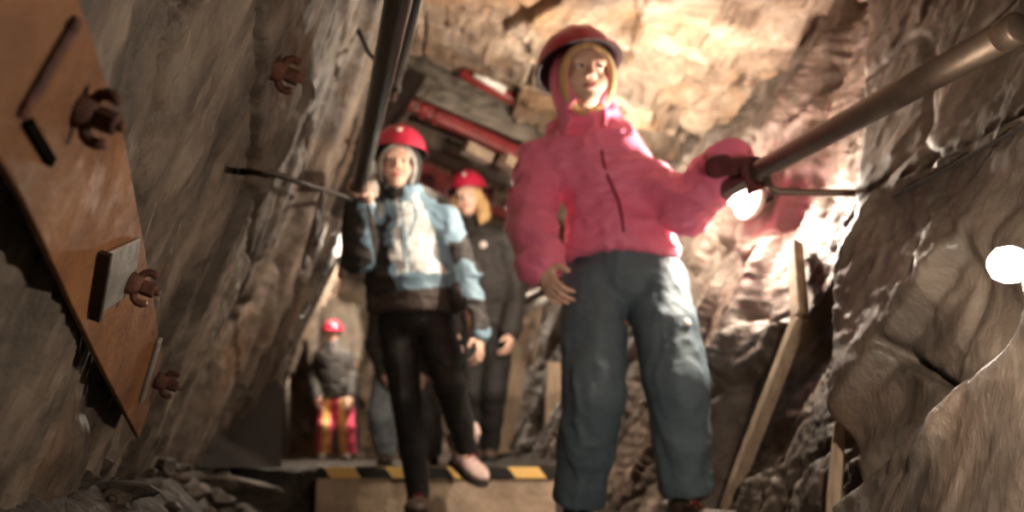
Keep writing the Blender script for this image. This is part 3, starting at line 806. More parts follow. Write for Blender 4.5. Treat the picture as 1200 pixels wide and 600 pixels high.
M_tanhood = simple('tan fleece hood trim', (.72, .44, .22), (.6, .35, .17), scale=30, rough=.9, bump=.5, bscale=160, sheen=.3)
M_glove = simple('dark maroon glove knit', (.13, .025, .03), (.08, .02, .022), scale=25, rough=.9, bump=.3, bscale=140)
M_slate = simple('slate blue trouser cloth', (.11, .15, .185), (.09, .125, .155), scale=9, rough=.65, bump=.15, bscale=80)
M_refl = simple('pale logo patch', (.8, .75, .68), rough=.4, bump=0)
M_orange = simple('orange logo tab', (.8, .35, .1), rough=.5, bump=0)
M_boot = simple('dark brown boot leather', (.085, .05, .035), (.05, .03, .022), scale=20, rough=.6, bump=.3)
M_sole = simple('black rubber sole', (.018, .016, .015), rough=.8, bump=.2)
M_sneak = simple('pale pink sneaker mesh', (.62, .45, .40), (.42, .28, .25), scale=16, rough=.7, bump=.25)
M_lace = simple('faded red boot lace', (.35, .06, .05), rough=.8, bump=.1)
M_black = simple('black jacket cloth', (.035, .029, .026), (.022, .018, .016), scale=10, rough=.7, bump=.2, bscale=80)
M_blue = simple('steel blue jacket cloth', (.20, .32, .40), (.16, .26, .33), scale=8, rough=.6, bump=.15, bscale=80)
M_pale = simple('pale ice jacket cloth', (.80, .83, .80), (.70, .76, .76), scale=7, rough=.6, bump=.12, bscale=80)
M_brownblk = simple('brown black jacket cloth', (.075, .055, .045), (.05, .037, .03), scale=10, rough=.75, bump=.2, bscale=80)
M_leg = simple('black leggings', (.014, .012, .011), rough=.75, bump=.1)
M_fleece = simple('pale grey fleece', (.50, .48, .44), (.36, .34, .32), scale=40, rough=.95, bump=.6, bscale=180, sheen=.3)
M_blond = simple('blond hair', (.72, .47, .22), (.52, .31, .13), scale=30, rough=.5, bump=.5, bscale=60, stretch=(4, 4, 1))
M_hotpink = simple('bright pink trouser cloth', (.80, .10, .18), (.7, .08, .15), rough=.65, bump=.1)
M_yellow = simple('reflective amber trouser stripe', (.95, .62, .22), (.9, .5, .15), rough=.5, bump=.05)
M_greyjac = simple('grey brown jacket cloth', (.30, .24, .19), (.2, .16, .13), rough=.8, bump=.2)
M_jean = simple('grey blue worn denim', (.20, .22, .24), (.12, .13, .14), scale=16, rough=.8, bump=.2)
M_bracelet = simple('red wristband', (.55, .03, .04), rough=.5, bump=0)

def add_head(s, c, R, k=1.0, hair=None):
    L = lambda x, y, z: np.array(c) + R @ (np.array([x, y, z]) * k)
    e = lambda p, r, kk=.012, mode='add': s.ell(L(*p), np.array(r) * k, R, kk * k, mode)
    e((0, -.012, .022), (.068, .084, .080)); e((0, .020, -.034), (.055, .056, .068), .02); e((0, .050, -.084), (.022, .020, .017), .02)
    for g in (1, -1):
        e((g * .030, .048, -.032), (.025, .024, .026), .015); e((g * .025, .069, .016), (.023, .011, .008), .010)
        e((g * .071, -.006, -.010), (.008, .018, .026), .006)
    e((0, .074, .022), (.04, .01, .03), .02)
    for g in (1, -1): e((g * .0265, .088, -.002), (.016, .014, .0095), .008, 'sub')
    for g in (1, -1): e((g * .0265, .0675, -.002), (.0135, .0125, .0105), .002); 
    s.cone(L(0, .076, .0), L(0, .092, -.027), .0065 * k, .0098 * k, .008 * k)
    for g in (1, -1): e((g * .0105, .083, -.031), (.0075, .010, .007), .005)
    for g in (1, -1): e((g * .006, .090, -.0375), (.0032, .005, .003), .002, 'sub')
    e((0, .0745, -.0535), (.020, .007, .0042), .004); e((0, .0735, -.0610), (.016, .007, .0046), .004)
    e((0, .0840, -.0572), (.019, .005, .0012), .0015, 'sub')

def lip_pick(c, R, k):
    def f(q):
        p = (q - np.array(c)) @ R / k
        return ((np.abs(p[:, 0]) < .0195) & (p[:, 1] > .070) & (((p[:, 2] + .0572) / .0085) ** 2 + (p[:, 0] / .021) ** 2 < 1)).astype(int)
    return f

def face_bits(par, c, R, k=1.0, look=(0, 0)):
    L = lambda x, y, z: V(np.array(c) + R @ (np.array([x, y, z]) * k))
    RM = Matrix([list(r) for r in R])
    for g in (1, -1):
        bm = bmesh.new(); bmesh.ops.create_uvsphere(bm, u_segments=20, v_segments=14, radius=1)
        M = M4(RM, L(g * .0265, .0712, -.002)) @ Matrix.Diagonal((.0122 * k, .0112 * k, .0066 * k, 1))
        o_ = obj_bm('eye', bm, M_eye, par); me = o_.data
        me.transform(M)
        bm = bmesh.new(); bmesh.ops.create_uvsphere(bm, u_segments=16, v_segments=10, radius=1)
        bm.transform(M4(RM, L(g * .0265 + look[0], .0805, -.0025 + look[1])) @ Matrix.Diagonal((.0058 * k, .0028 * k, .0056 * k, 1))); obj_bm('iris', bm, M_iris, o_)
        bm = bmesh.new(); bm_tube(bm, [L(g * .010, .0815, .0165), L(g * .022, .082, .021), L(g * .034, .0755, .0205), L(g * .042, .067, .015)], [.0022 * k, .0032 * k, .0028 * k, .001 * k], 8); obj_bm('eyebrow', bm, M_brow, par)

def helmet(par, c, R, k=1.0, mat=None, emblem=True, rx=.098, ry=.118, rz=.098, brim=.026, low=.0, strap=True):
    n, m = 48, 14; bm = bmesh.new(); c = np.array(c); rings = []
    def pt(a, r, z, b=0.0, ridge=0.0):
        x, y = math.sin(a), math.cos(a)
        return bm.verts.new(V(c + R @ (np.array([x * (rx * r + b), y * (ry * r + b), z * rz + ridge]) * k)))
    azi = [2 * math.pi * i / n for i in range(n)]
    def rid(a, t):  # three raised ribs running front to back
        x = math.sin(a) * math.cos(t) * rx
        return .006 * math.exp(-(x / .011) ** 4) + .0035 * (math.exp(-((x - .042) / .008) ** 4) + math.exp(-((x + .042) / .008) ** 4))
    for j in range(m, -1, -1):
        t = math.pi / 2 * j / m * .985
        rings.append([pt(a, math.cos(t) ** .92, math.sin(t) + 0, 0, rid(a, t) * min(1, j / 4)) for a in azi])
    fr = lambda a: max(0, math.cos(a)) ** 1.5
    rings.append([pt(a, 1.0, -.05, .001) for a in azi])
    rings.append([pt(a, 1.0, -.085 - .10 * fr(a), .008 + brim * fr(a)) for a in azi])
    rings.append([pt(a, 1.0, -.12 - .11 * fr(a), .008 + brim * fr(a)) for a in azi])
    rings.append([pt(a, .965, -.09, 0) for a in azi])
    nout = len(rings)
    for j in range(0, m + 1):
        t = math.pi / 2 * j / m * .985
        rings.append([pt(a, .955 * math.cos(t) ** .92, .955 * math.sin(t)) for a in azi])
    faces = []
    for q, (r, s) in enumerate(zip(rings, rings[1:])):
        for i in range(n):
            f = bm.faces.new((r[i], r[(i + 1) % n], s[(i + 1) % n], s[i])); f.material_index = 1 if q >= nout - 2 else 0
    bm.faces.new(rings[0][::-1]); f = bm.faces.new(rings[-1]); f.material_index = 1
    o = obj_bm('helmet', bm, [mat or M_helm, M_helmdark], par)
    L = lambda x, y, z: V(c + R @ (np.array([x, y, z]) * k))
    if emblem:
        bm = bmesh.new(); nrm = R @ unit((0, .8, .62))
        bm_lathe(bm, [(0, .002), (.012 * k, .002), (.013 * k, .0), (.013 * k, -.004), (0, -.004)], M4(frame_z(nrm), L(0, ry * .865, rz * .545)), 18, False)
        e_ = obj_bm('emblem', bm, M_emb, o); e_['label'] = 'small round white emblem'
    if strap:
        for g in (1, -1):
            bm = bmesh.new(); bm_tube(bm, [L(g * rx * .95, .0, -.005), L(g * .076, .012, -.07), L(g * .05, .03, -.125), L(0, .045, -.15)], .006 * k, 8, ell=(1, .4)); obj_bm('chin_strap', bm, M_strap, o)
    return o

def add_hand(s, w, d, nrm, th, k=.85, curl=(25, 30, 20), kk=.006):
    d, nrm = unit(d), np.array(nrm, float); nrm = unit(nrm - d * (nrm @ d)); th = np.array(th, float); th = unit(th - d * (th @ d) - nrm * (th @ nrm))
    w = np.array(w); R = np.stack([th, nrm, d], 1)
    s.ell(w + d * .042 * k, np.array((.034, .0135, .045)) * k, R, .01)
    s.cone(w - d * .02, w + d * .03 * k, .024 * k, .024 * k, .015)
    for i, Lf in enumerate((.060, .068, .062, .048)):
        p = w + d * (.078 - .004 * abs(i - 1)) * k + th * (.025 - .0165 * i) * k; a = 0
        dd = unit(d + th * (.10 - .07 * i)); rr = .0082 * k
        s.cone(w + d * .04 * k + th * (.018 - .012 * i) * k, p, .0105 * k, rr, .006)
        for q in range(3):
            a += math.radians(curl[q]); v = dd * math.cos(a) + nrm * math.sin(a); e = p + v * Lf * k * (.44, .31, .25)[q]
            s.cone(p, e, rr, rr * .92, .0025); p = e; rr *= .92
    p = w + d * .022 * k + th * .024 * k; v = unit(th * .75 + d * .6 + nrm * .35)
    e = p + v * .036 * k; s.cone(p, e, .012 * k, .0095 * k, .006); s.cone(e, e + unit(th * .3 + d * .85 + nrm * .4) * .028 * k, .0095 * k, .0075 * k, .003)

def add_grip(s, c, a, n, wrist, r=.025, k=.85, thumb=1, infl=0.0):
    """hand closed round a rail: axis a, n points from the rail to the palm, thumb side = +a * thumb"""
    a, n = unit(a), np.array(n, float); n = unit(n - a * (n @ a)); t = np.cross(a, n)
    if (np.array(wrist) - c) @ t > 0: t = -t
    R = np.stack([a, n, t], 1); rf = .0082 * k + infl
    s.ell(c + n * (r + .011 * k + infl * .5) - t * .012 * k, np.array((.037 * k + infl, .0135 * k + infl, .034 * k + infl)), R, .008)
    s.cone(wrist, c + n * (r + .014 * k) - t * .025 * k, .022 * k + infl, .020 * k + infl, .012)
    for i in range(4):
        o_ = c + a * thumb * (.026 - .0172 * i) * k; end = (205, 215, 208, 190)[i]
        pts = [o_ + (n * math.cos(q) + t * math.sin(q)) * (r + rf * .95) for q in np.radians(np.linspace(15, end, 8))]
        s.chain(pts, list(np.linspace(rf * 1.05, rf * .85, 8)), .0025)
    o_ = c + a * thumb * .040 * k
    pts = [o_ + (n * math.cos(q) - t * math.sin(q)) * (r + rf) + a * thumb * x * k for q, x in zip(np.radians([20, 55, 95, 130]), (-.006, .004, .002, -.006))]
    s.chain(pts, [rf * 1.25, rf * 1.2, rf * 1.1, rf * .85], .004)

def cloth_folds(amp=.006, fs=(14, 14, 20), seed=0, fine=.0015):
    def f(v):
        q = v + .03 * np.stack([vnoise(v * 6, seed + 1), vnoise(v * 6, seed + 2), vnoise(v * 6, seed + 3)], 1)
        return amp * (fbm(q * np.array(fs), 2, seed, ridged=True) - .2) + fine * fbm(v * 60, 2, seed + 5)
    return f

def shoe(par, ankle, toe, up, k=1.0, upper=None, name='shoe', laces=None, tall=.05):
    R = basis(toe, up); o0 = np.array(ankle) - R[:, 2] * .075 * k
    L = lambda x, y, z: o0 + R @ (np.array([x, y, z]) * k)
    pts = [L(*p) for p in ((-.06, -.08, -.02), (.06, .17, .22), (-.06, .17, -.02), (.06, -.08, .22))]
    box = np.array([L(x, y, z) for x in (-.06, .06) for y in (-.08, .17) for z in (-.02, .22)])
    s = SDF(box.min(0), box.max(0), .0045)
    s.ell(L(0, .035, .030), np.array((.036, .085, .030)) * k, R, .01); s.ell(L(0, .095, .026), np.array((.040, .050, .026)) * k, R, .02)
    s.ell(L(0, -.02, .045), np.array((.033, .04, .045)) * k, R, .02); s.cone(L(0, -.005, .05), L(0, -.004, .075 + tall), .034 * k, .036 * k, .02)
    s.ell(L(0, -.004, .085 + tall), np.array((.028, .028, .016)) * k, R, .004, 'sub')
    o = sdf_obj(name, s, upper or M_boot, par, cloth_folds(.0015, (40, 40, 40), 3, .0006), it=1)
    s = SDF(box.min(0), box.max(0), .0045)
    s.ell(L(0, .085, .004), np.array((.044, .068, .015)) * k, R, .01); s.ell(L(0, -.015, .004), np.array((.037, .05, .016)) * k, R, .02); s.ell(L(0, .03, .004), np.array((.037, .08, .014)) * k, R, .02)
    s.cut(L(0, 0, -.004), -R[:, 2]); sdf_obj('sole', s, M_sole, o)
    if laces:
        for j in range(4):
            y = .062 - .018 * j; z = .056 + .010 * j
            bm = bmesh.new(); bm_tube(bm, [V(L(-.02, y - .004, z - .010)), V(L(-.008, y + .004, z + .003)), V(L(.008, y - .002, z + .003)), V(L(.02, y + .004, z - .010))], .0028 * k, 6); obj_bm('lace', bm, laces, o)
    return o

def trousers(par, J, mats, name='trousers', rp=(.125, .095, .10), rl=(.085, .072, .066, .064), h=.007, folds=None, R=None, pick=None, k=.03, hollow=True, crop=1.0):
    pts = np.array([J[x] for x in ('pelvis', 'hipR', 'kneeR', 'ankR', 'hipL', 'kneeL', 'ankL', 'waist')])
    s = SDF(pts.min(0) - .15, pts.max(0) + .15, h)
    s.ell(J['pelvis'], rp, R, k)
    s.cone(J['pelvis'], J['waist'], rp[0] * .78, rp[0] * .72, k)
    for g in 'RL':
        hp, kn, an = J['hip' + g], J['knee' + g], lerp(J['knee' + g], J['ank' + g], crop)
        pts = [hp, lerp(hp, kn, .5), kn, lerp(kn, an, .55), an]; rr = [rl[0], (rl[0] + rl[1]) / 2, rl[1], rl[2], rl[3]]
        for i in range(4): s.cone(pts[i], pts[i + 1], rr[i], rr[i + 1], .012 if i else .02)
    for g in 'RL':
        d = unit(J['ank' + g] - J['knee' + g])
        if not hollow: s.cone(J['ank' + g], J['ank' + g] + d * .035, rl[3], rl[3] * .9, .01); continue
        s.ell(lerp(J['knee' + g], J['ank' + g], crop) + d * .05, np.array((rl[3] * 1.3, rl[3] * 1.3, .05)), np.array(frame_z(d)), .004, 'sub')
    return sdf_obj(name, s, mats, par, folds, it=2, pick=pick)

def jacket(par, J, R, mats, name='jacket', chest=(.150, .105, .17), belly=(.140, .105, .16), arm=(.060, .052, .043), h=.0065, folds=None, pick=None, hem=None, collar=.055, hem_n=None, flare=1.0, trap=0):
    keys = [x for x in ('neck', 'waist', 'pelvis', 'shR', 'elR', 'wrR', 'shL', 'elL', 'wrL') if x in J]
    pts = np.array([J[x] for x in keys]); s = SDF(pts.min(0) - .17, pts.max(0) + .17, h)
    s.ell(lerp(J['neck'], J['waist'], .42), chest, R, .03)
    s.ell(J['waist'], belly, R, .06)
    s.ell(lerp(J['waist'], J['pelvis'], .7), np.array(belly) * flare, R, .04)
    s.cone(J['shR'], J['shL'], arm[0] * .95, arm[0] * .95, .05)
    s.cone(J['neck'], lerp(J['neck'], J['head'], .35), collar * 1.12, collar, .03)
    if trap:
        for g in 'RL': s.cone(lerp(J['neck'], J['head'], .2), lerp(J['sh' + g], J['neck'], .25), trap, trap, .04)
    for g in 'RL':
        s.chain([J['sh' + g], J['el' + g], J['wr' + g]], [arm[0], arm[1], arm[2]], .022)
    hc = hem if hem is not None else J['pelvis']
    s.cut(hc, hem_n if hem_n is not None else -R[:, 2]) if False else None
    n = np.array(hem_n if hem_n is not None else -R[:, 2], float); n /= np.linalg.norm(n)
    # cut the hem on the torso only
    sl, g3 = s.box(s.lo, s.lo + s.h * s.n)
    rel = [g3[q] - hc[q] for q in range(3)]
    d = rel[0] * n[0] + rel[1] * n[1] + rel[2] * n[2]
    lat = np.abs(rel[0] * R[0, 0] + rel[1] * R[1, 0] + rel[2] * R[2, 0])
    s.a[sl] = np.where(lat < belly[0] * 1.25, np.maximum(s.a[sl], d), s.a[sl])
    # hollow of the hem
    s.ell(np.array(hc) + n * .0, np.array(belly) * np.array((.88, .86, .22)), R, .006, 'sub')
    return sdf_obj(name, s, mats, par, folds, it=2, pick=pick)

def body(par, J, R, Rh, hands, k=1.0, h=.0045, hk=1.0, lip=True, sc=1.0):
    pts = np.array(list(J.values())); s = SDF(pts.min(0) - .14, pts.max(0) + .16, h)
    s.ell(lerp(J['neck'], J['waist'], .4), np.array((.115, .075, .14)) * sc, R, .03); s.ell(J['waist'], np.array((.10, .07, .12)) * sc, R, .05); s.ell(J['pelvis'], np.array((.105, .075, .09)) * sc, R, .05)
    s.cone(J['shR'], J['shL'], .04 * sc, .04 * sc, .04)
    hd = np.array(J['head'])
    s.cone(lerp(J['neck'], J['waist'], .1), hd + Rh @ np.array((0, -.02, -.05)) * hk, .045 * sc, .045 * hk, .02)
    for g in 'RL':
        s.chain([J['sh' + g], J['el' + g], J['wr' + g]], [.038 * sc, .03 * sc, .022 * sc], .015)
        hp, kn, an = J['hip' + g], J['knee' + g], J['ank' + g]
        s.chain([hp, kn, lerp(kn, an, .35), an], [.06 * sc, .043 * sc, .04 * sc, .028 * sc], .015)
        s.cone(an, np.array(an) + np.array((0, -.012, -.035)), .028 * sc, .022 * sc, .01)
    add_head(s, hd, Rh, hk)
    for f in hands: f(s)
    o = sdf_obj('body', s, [M_skin, M_lip], par, None, it=1, pick=lip_pick(hd, Rh, hk) if lip else None)
    return o

def hood(par, c, R, k, mats, r=(.086, .094, .108), open_=((0, .10, -.030), (.054, .075, .070)), name='hood', h=.0045, off=(0, -.01, 0), folds=None, neck=None):
    c = np.array(c); L = lambda p: c + R @ (np.array(p) * k)
    s = SDF(c - .2, c + .2, h)
    s.ell(L(off), np.array(r) * k, R, .01)
    s.cone(L((0, -.02, -.05)), L((0, -.015, -.14)), .070 * k, .072 * k, .03)
    s.ell(L(off), (np.array(r) - .012) * k, R, .004, 'sub')
    s.cone(L((0, .0, -.05)), L((0, .0, -.16)), .056 * k, .056 * k, .01, 'sub')
    s.ell(L(open_[0]), np.array(open_[1]) * k, R, .008, 'sub')
    return sdf_obj(name, s, mats, par, folds, it=1)

def trim_ring(par, c, R, k, mat, cen=(0, .055, -.028), r=(.060, .078), rad=.011, name='hood_trim', bulge=.03, hr=(.092, .098, .112)):
    c = np.array(c); pts = []
    n = 30
    for i in range(n + 1):
        a = 2 * math.pi * i / n; x, z = r[0] * math.sin(a), r[1] * math.cos(a)
        zz = cen[2] + z; y = hr[1] * math.sqrt(max(.02, 1 - (x / hr[0]) ** 2 - (zz / hr[2]) ** 2)) - .012
        pts.append(V(c + R @ (np.array([cen[0] + x, y, zz]) * k)))
    bm = bmesh.new(); bm_tube(bm, pts, rad * k, 10); return obj_bm(name, bm, mat, par)

from mathutils.bvhtree import BVHTree
def surf(o, px, py):
    """point and normal where the pixel's ray first meets a mesh"""
    t = BVHTree.FromPolygons([v.co for v in o.data.vertices], [p.vertices[:] for p in o.data.polygons])
    loc, n, _, _ = t.ray_cast(V(CAM), V(ray(px, py)).normalized()); return loc, n

# ------------------------------------------------------------------ 1. child in the pink jacket
YB = 2.3
J = dict(head=P(683, 92, 2.22), neck=P(690, 150, 2.30), waist=P(722, 268, 2.30), pelvis=P(735, 322, 2.32),
         shR=P(636, 192, 2.31), elR=P(620, 252, 2.27), wrR=P(634, 308, 2.17), shL=P(742, 212, 2.27), elL=P(806, 242, 2.20), wrL=P(853, 192, 2.07),
         hipR=P(696, 335, 2.33), kneeR=P(697, 462, 2.24), ankR=P(676, 592, 2.36), hipL=P(767, 332, 2.31), kneeL=P(794, 452, 2.20), ankL=P(804, 580, 2.26))
Rb = basis((.10, -1, 0), J['neck'] - J['pelvis']); Rh = basis((.17, -1, .02), (-.02, .0, 1)); hk = 1.0
SX = 1 if Rh[0, 0] > 0 else -1
person_a = empty('person', (J['pelvis'][0], 2.3, 0), 'child in a bright pink jacket and slate blue trousers, one arm out to the handrail', 'person', 'walkers in red helmets')
YG = 1.97; gc = RR(YG); gn = unit(np.array((-.55, -.1, 1.0)))
gw = gc + np.array((-.075, .02, .03))
body(person_a, J, Rb, Rh, [lambda s: add_hand(s, J['wrR'] + unit(J['wrR'] - J['elR']) * .025, J['wrR'] - J['elR'] + np.array((.03, -.01, 0)), (.8, .5, 0), (.2, -1, 0), .95, (22, 30, 20)),
                           lambda s: s.cone(J['wrL'], gw, .02, .018, .01)], hk=hk)
face_bits(person_a, J['head'], Rh, hk, (.003, .001))
jk = jacket(person_a, J, Rb, [M_pink, M_pinkd], arm=(.068, .066, .058), trap=.062, chest=(.135, .105, .16), belly=(.140, .108, .13), folds=cloth_folds(.011, (11, 11, 19), 4), hem=P(735, 302, 2.3), hem_n=(.0, .0, -1), collar=.062, flare=1.08)
bm = bmesh.new(); bm_tube(bm, [V(lerp(J['neck'], J['waist'], t) + Rb @ np.array((-.012 + .006 * math.sin(9 * t), .118 - .03 * (1 - t) ** 2, 0))) for t in np.linspace(.0, 1.12, 9)], .0045, 6); obj_bm('zip_flap', bm, M_pinkd, jk)
bm = bmesh.new(); w = J['wrR']; d = unit(w - J['elR']); bm_tube(bm, [V(w - d * .005), V(w + d * .022)], [.054, .045], 18); obj_bm('cuff', bm, M_strap, jk)
bm = bmesh.new(); w = J['wrL']; d = unit(w - J['elL']); bm_tube(bm, [V(w - d * .01), V(w + d * .02)], [.052, .046], 18); obj_bm('cuff', bm, M_pinkd, jk)
s = SDF(gc - .13, gc + .13, .0035); add_grip(s, gc, -AX, gn, gw, .0255, .95, 1, .0015); s.cone(J['wrL'], gw, .030, .027, .01); sdf_obj('glove', s, M_glove, person_a)
def side_pick(q): return np.zeros(len(q))
tr = trousers(person_a, J, [M_slate], rp=(.132, .10, .10), rl=(.088, .080, .072, .068), R=Rb, folds=cloth_folds(.006, (16, 16, 6), 9), crop=.92)
for (px, py, rr, m_, nm_) in ((806, 378, .011, M_refl, 'logo_patch'), (733, 378, .006, M_orange, 'logo_tab')):
    a_, n_ = surf(tr, px, py); bm = bmesh.new(); bm_lathe(bm, [(0, .002), (rr * .8, .002), (rr, 0), (rr, -.004), (0, -.004)], M4(frame_z(n_), a_), 14, False); obj_bm(nm_, bm, m_, tr)
shoe(person_a, J['ankR'] + np.array((0, 0, .0)), (-.15, -1, -.0), (0, 0, 1), .95, M_boot, 'boot')
shoe(person_a, J['ankL'] + np.array((0, 0, -.005)), (.35, -1, -.1), (0, 0, 1), .95, M_boot, 'boot', M_lace)
hood(person_a, J['head'], Rh, hk, M_pink, r=(.092, .098, .112), name='hood', open_=((0, .11, -.030), (.066, .09, .084)))
trim_ring(person_a, J['head'], Rh, hk, M_tanhood, r=(.068, .086), rad=.014, cen=(0, .066, -.022))
Rt = basis((.42, -.85, .26), (-.16, .24, 1))
helmet(person_a, J['head'] + np.array((-.016, .022, .048)), Rt, .95, emblem=False, strap=False, rx=.116, ry=.128, rz=.110, brim=.020)
# pink collar flap stands up beside the face
s = SDF(J['neck'] - .16, J['neck'] + .16, .005); cN = lerp(J['neck'], J['head'], .38)
s.cone(J['neck'] + Rb @ np.array((0, .01, 0)), cN + Rb @ np.array((0, .012, .0)), .072, .066, .01); s.ell(cN + np.array((0, 0, .03)), np.array((.058, .058, .05)), Rb, .008, 'sub')
sdf_obj('collar', s, M_pink, jk, cloth_folds(.004, (20, 20, 14), 2))

# ------------------------------------------------------------------ 2. child in the blue, white and black jacket
J = dict(head=P(467, 192, 2.86), neck=P(474, 238, 2.92), waist=P(479, 322, 2.93), pelvis=P(487, 368, 2.94),
         shR=P(434, 254, 2.92), elR=P(420, 300, 2.84), wrR=P(421, 240, 2.71), shL=P(520, 262, 2.90), elL=P(543, 325, 2.88), wrL=P(557, 388, 2.80),
         hipR=P(466, 378, 2.95), kneeR=P(476, 470, 2.90), ankR=P(490, 576, 2.97), hipL=P(510, 376, 2.93), kneeL=P(528, 452, 2.83), ankL=P(547, 525, 2.99))
Rb = basis((.05, -1, 0), J['neck'] - J['pelvis']); Rh = basis((.08, -1, -.12), (.03, 0, 1)); hk = .90
person_b = empty('person', (J['pelvis'][0], 2.95, 0), 'child in an ice blue, white and black jacket stepping down and holding the steel handrail', 'person', 'walkers in red helmets')
gc = RL(2.63); 
body(person_b, J, Rb, Rh, [lambda s: add_grip(s, gc, AX, (.35, .9, -.1), J['wrR'] + unit(J['wrR'] - J['elR']) * .03, .0255, .82, -1),
                           lambda s: add_hand(s, J['wrL'] + unit(J['wrL'] - J['elL']) * .02, J['wrL'] - J['elL'], (-.8, .3, 0), (-.2, -1, 0), .85, (30, 35, 25))], hk=hk)
face_bits(person_b, J['head'], Rh, hk, (0, -.001))
o0 = J['neck'].copy(); sR, eR, wR, sL, wL = J['shR'], J['elR'], J['wrR'], J['shL'], J['wrL']
def boy_pick(q):
    p = (q - o0) @ Rb; x, z = -p[:, 0] * SGN, p[:, 2]
    nz = vnoise(q * 22, 5) * .012 + vnoise(q * 50, 6) * .005
    t = np.clip(-z / .36, 0, 1)
    lb = np.interp(t, [0, .25, .45, .55, .8, 1], [-.045, -.045, -.062, -.075, -.05, -.03]) + nz
    rb_ = np.interp(t, [0, .3, .7, 1], [.055, .085, .115, .14]) + nz
    i = np.zeros(len(q)) # black
    i = np.where((x > lb) & (x < rb_), 2, i)
    i = np.where((x > rb_) & (x < .35), 1, i)
    i = np.where((np.abs(x - lb) < .014) & (vnoise(q * 14, 8) > -.2), 1, i)
    i = np.where((i == 2) & (t > .78 + nz * 3) , 1, i)
    i = np.where((i == 2) & ((np.abs(x - .018 - .02 * np.sin(t * 9)) < .006) & (t < .42)), 1, i)
    i = np.where((i == 2) & (np.abs(x + .012 - .02 * t) < .004), 1, i)
    i = np.where(((x + .085) / .024) ** 2 + ((z + .045) / .05) ** 2 + nz * 20 < 1, 1, i); i = np.where(((x + .082) / .013) ** 2 + ((z + .04) / .028) ** 2 < 1, 2, i)
    i = np.where(t > .93 + nz * 2, 3, i)
    # sleeves
    def near(a, c):
        d = c - a; tt_ = np.clip((q - a) @ d / (d @ d), 0, 1); return np.linalg.norm(q - a - tt_[:, None] * d, axis=1), tt_
    dR, tR = near(eR, wR); dS, tS = near(sR, eR)
    isR = (np.minimum(dR, dS) < .07) & (x < -.115)
    i = np.where(isR, np.where((vnoise(q * 13, 31) > -.05) & (x > -.17), 1, 0), i)
    dL, tL = near(J['elL'], wL); dM, tM = near(sL, J['elL'])
    isL = (np.minimum(dL, dM) < .066) & (x > np.interp(-z, [0, .1, .36], [.10, .125, .165]))
    i = np.where(isL, np.where((vnoise(q * 9, 33) > -.3) & (p[:, 1] > -.02), 1, 0), i)
    return i
SGN = 1.0 if (Rb[:, 0] @ np.array((1, 0, 0))) < 0 else -1.0
jk = jacket(person_b, J, Rb, [M_black, M_blue, M_pale, M_brownblk], arm=(.058, .054, .046), chest=(.132, .10, .16), belly=(.150, .112, .14), folds=cloth_folds(.0075, (12, 12, 18), 14), pick=boy_pick, hem=P(487, 366, 2.93), hem_n=(0, .1, -1), flare=1.06, h=.005)
bm = bmesh.new(); bm_tube(bm, [V(lerp(J['neck'], J['waist'], t) + Rb @ np.array((.004 * SGN, .112 - .03 * (1 - t) ** 2, 0))) for t in np.linspace(.0, 1.4, 9)], .004, 6); obj_bm('zip', bm, M_blue, jk)
cN = lerp(J['neck'], J['head'], .3)
s = SDF(J['neck'] - .16, J['neck'] + .16, .005); s.cone(J['neck'] + Rb @ np.array((0, .005, 0)), cN, .074, .070, .01); s.ell(cN + np.array((0, -.01, .03)), np.array((.060, .060, .06)), Rb, .008, 'sub')
cc = cN.copy()
sdf_obj('collar', s, [M_black, M_blue], jk, cloth_folds(.004, (20, 20, 14), 12), pick=lambda q: (q[:, 0] > cc[0] + .012).astype(int))
bm = bmesh.new(); w = J['wrR'] + unit(J['wrR'] - J['elR']) * .03; d = unit(J['wrR'] - J['elR']); bm_tube(bm, [V(w - d * .006), V(w + d * .006)], .026, 16); obj_bm('wristband', bm, M_bracelet, person_b)
trousers(person_b, J, [M_leg], name='leggings', rp=(.115, .09, .09), rl=(.070, .050, .046, .036), R=Rb, folds=cloth_folds(.002, (20, 20, 10), 19), k=.04, hollow=False)
shoe(person_b, J['ankR'] + np.array((0, 0, .0)), (.05, -1, 0), (0, 0, 1), .98, M_boot, 'boot', M_lace, tall=.085)
shoe(person_b, J['ankL'], (.55, -.75, -.42), (.25, -.35, 1), .98, M_sneak, 'sneaker', M_lace, tall=.06)
hood(person_b, J['head'], Rh, hk, M_black, r=(.090, .098, .110), open_=((0, .11, -.030), (.066, .09, .086)))
trim_ring(person_b, J['head'], Rh, hk, M_fleece, r=(.065, .084), rad=.010, cen=(0, .050, -.026), name='fleece_lining')
Rt = basis(Rh @ np.array((0, 1, .10)), Rh @ np.array((.0, -.10, 1)))
helmet(person_b, J['head'] + Rh @ np.array((.0, -.010, .052)) * hk, Rt, hk, rx=.106, ry=.122, rz=.100)

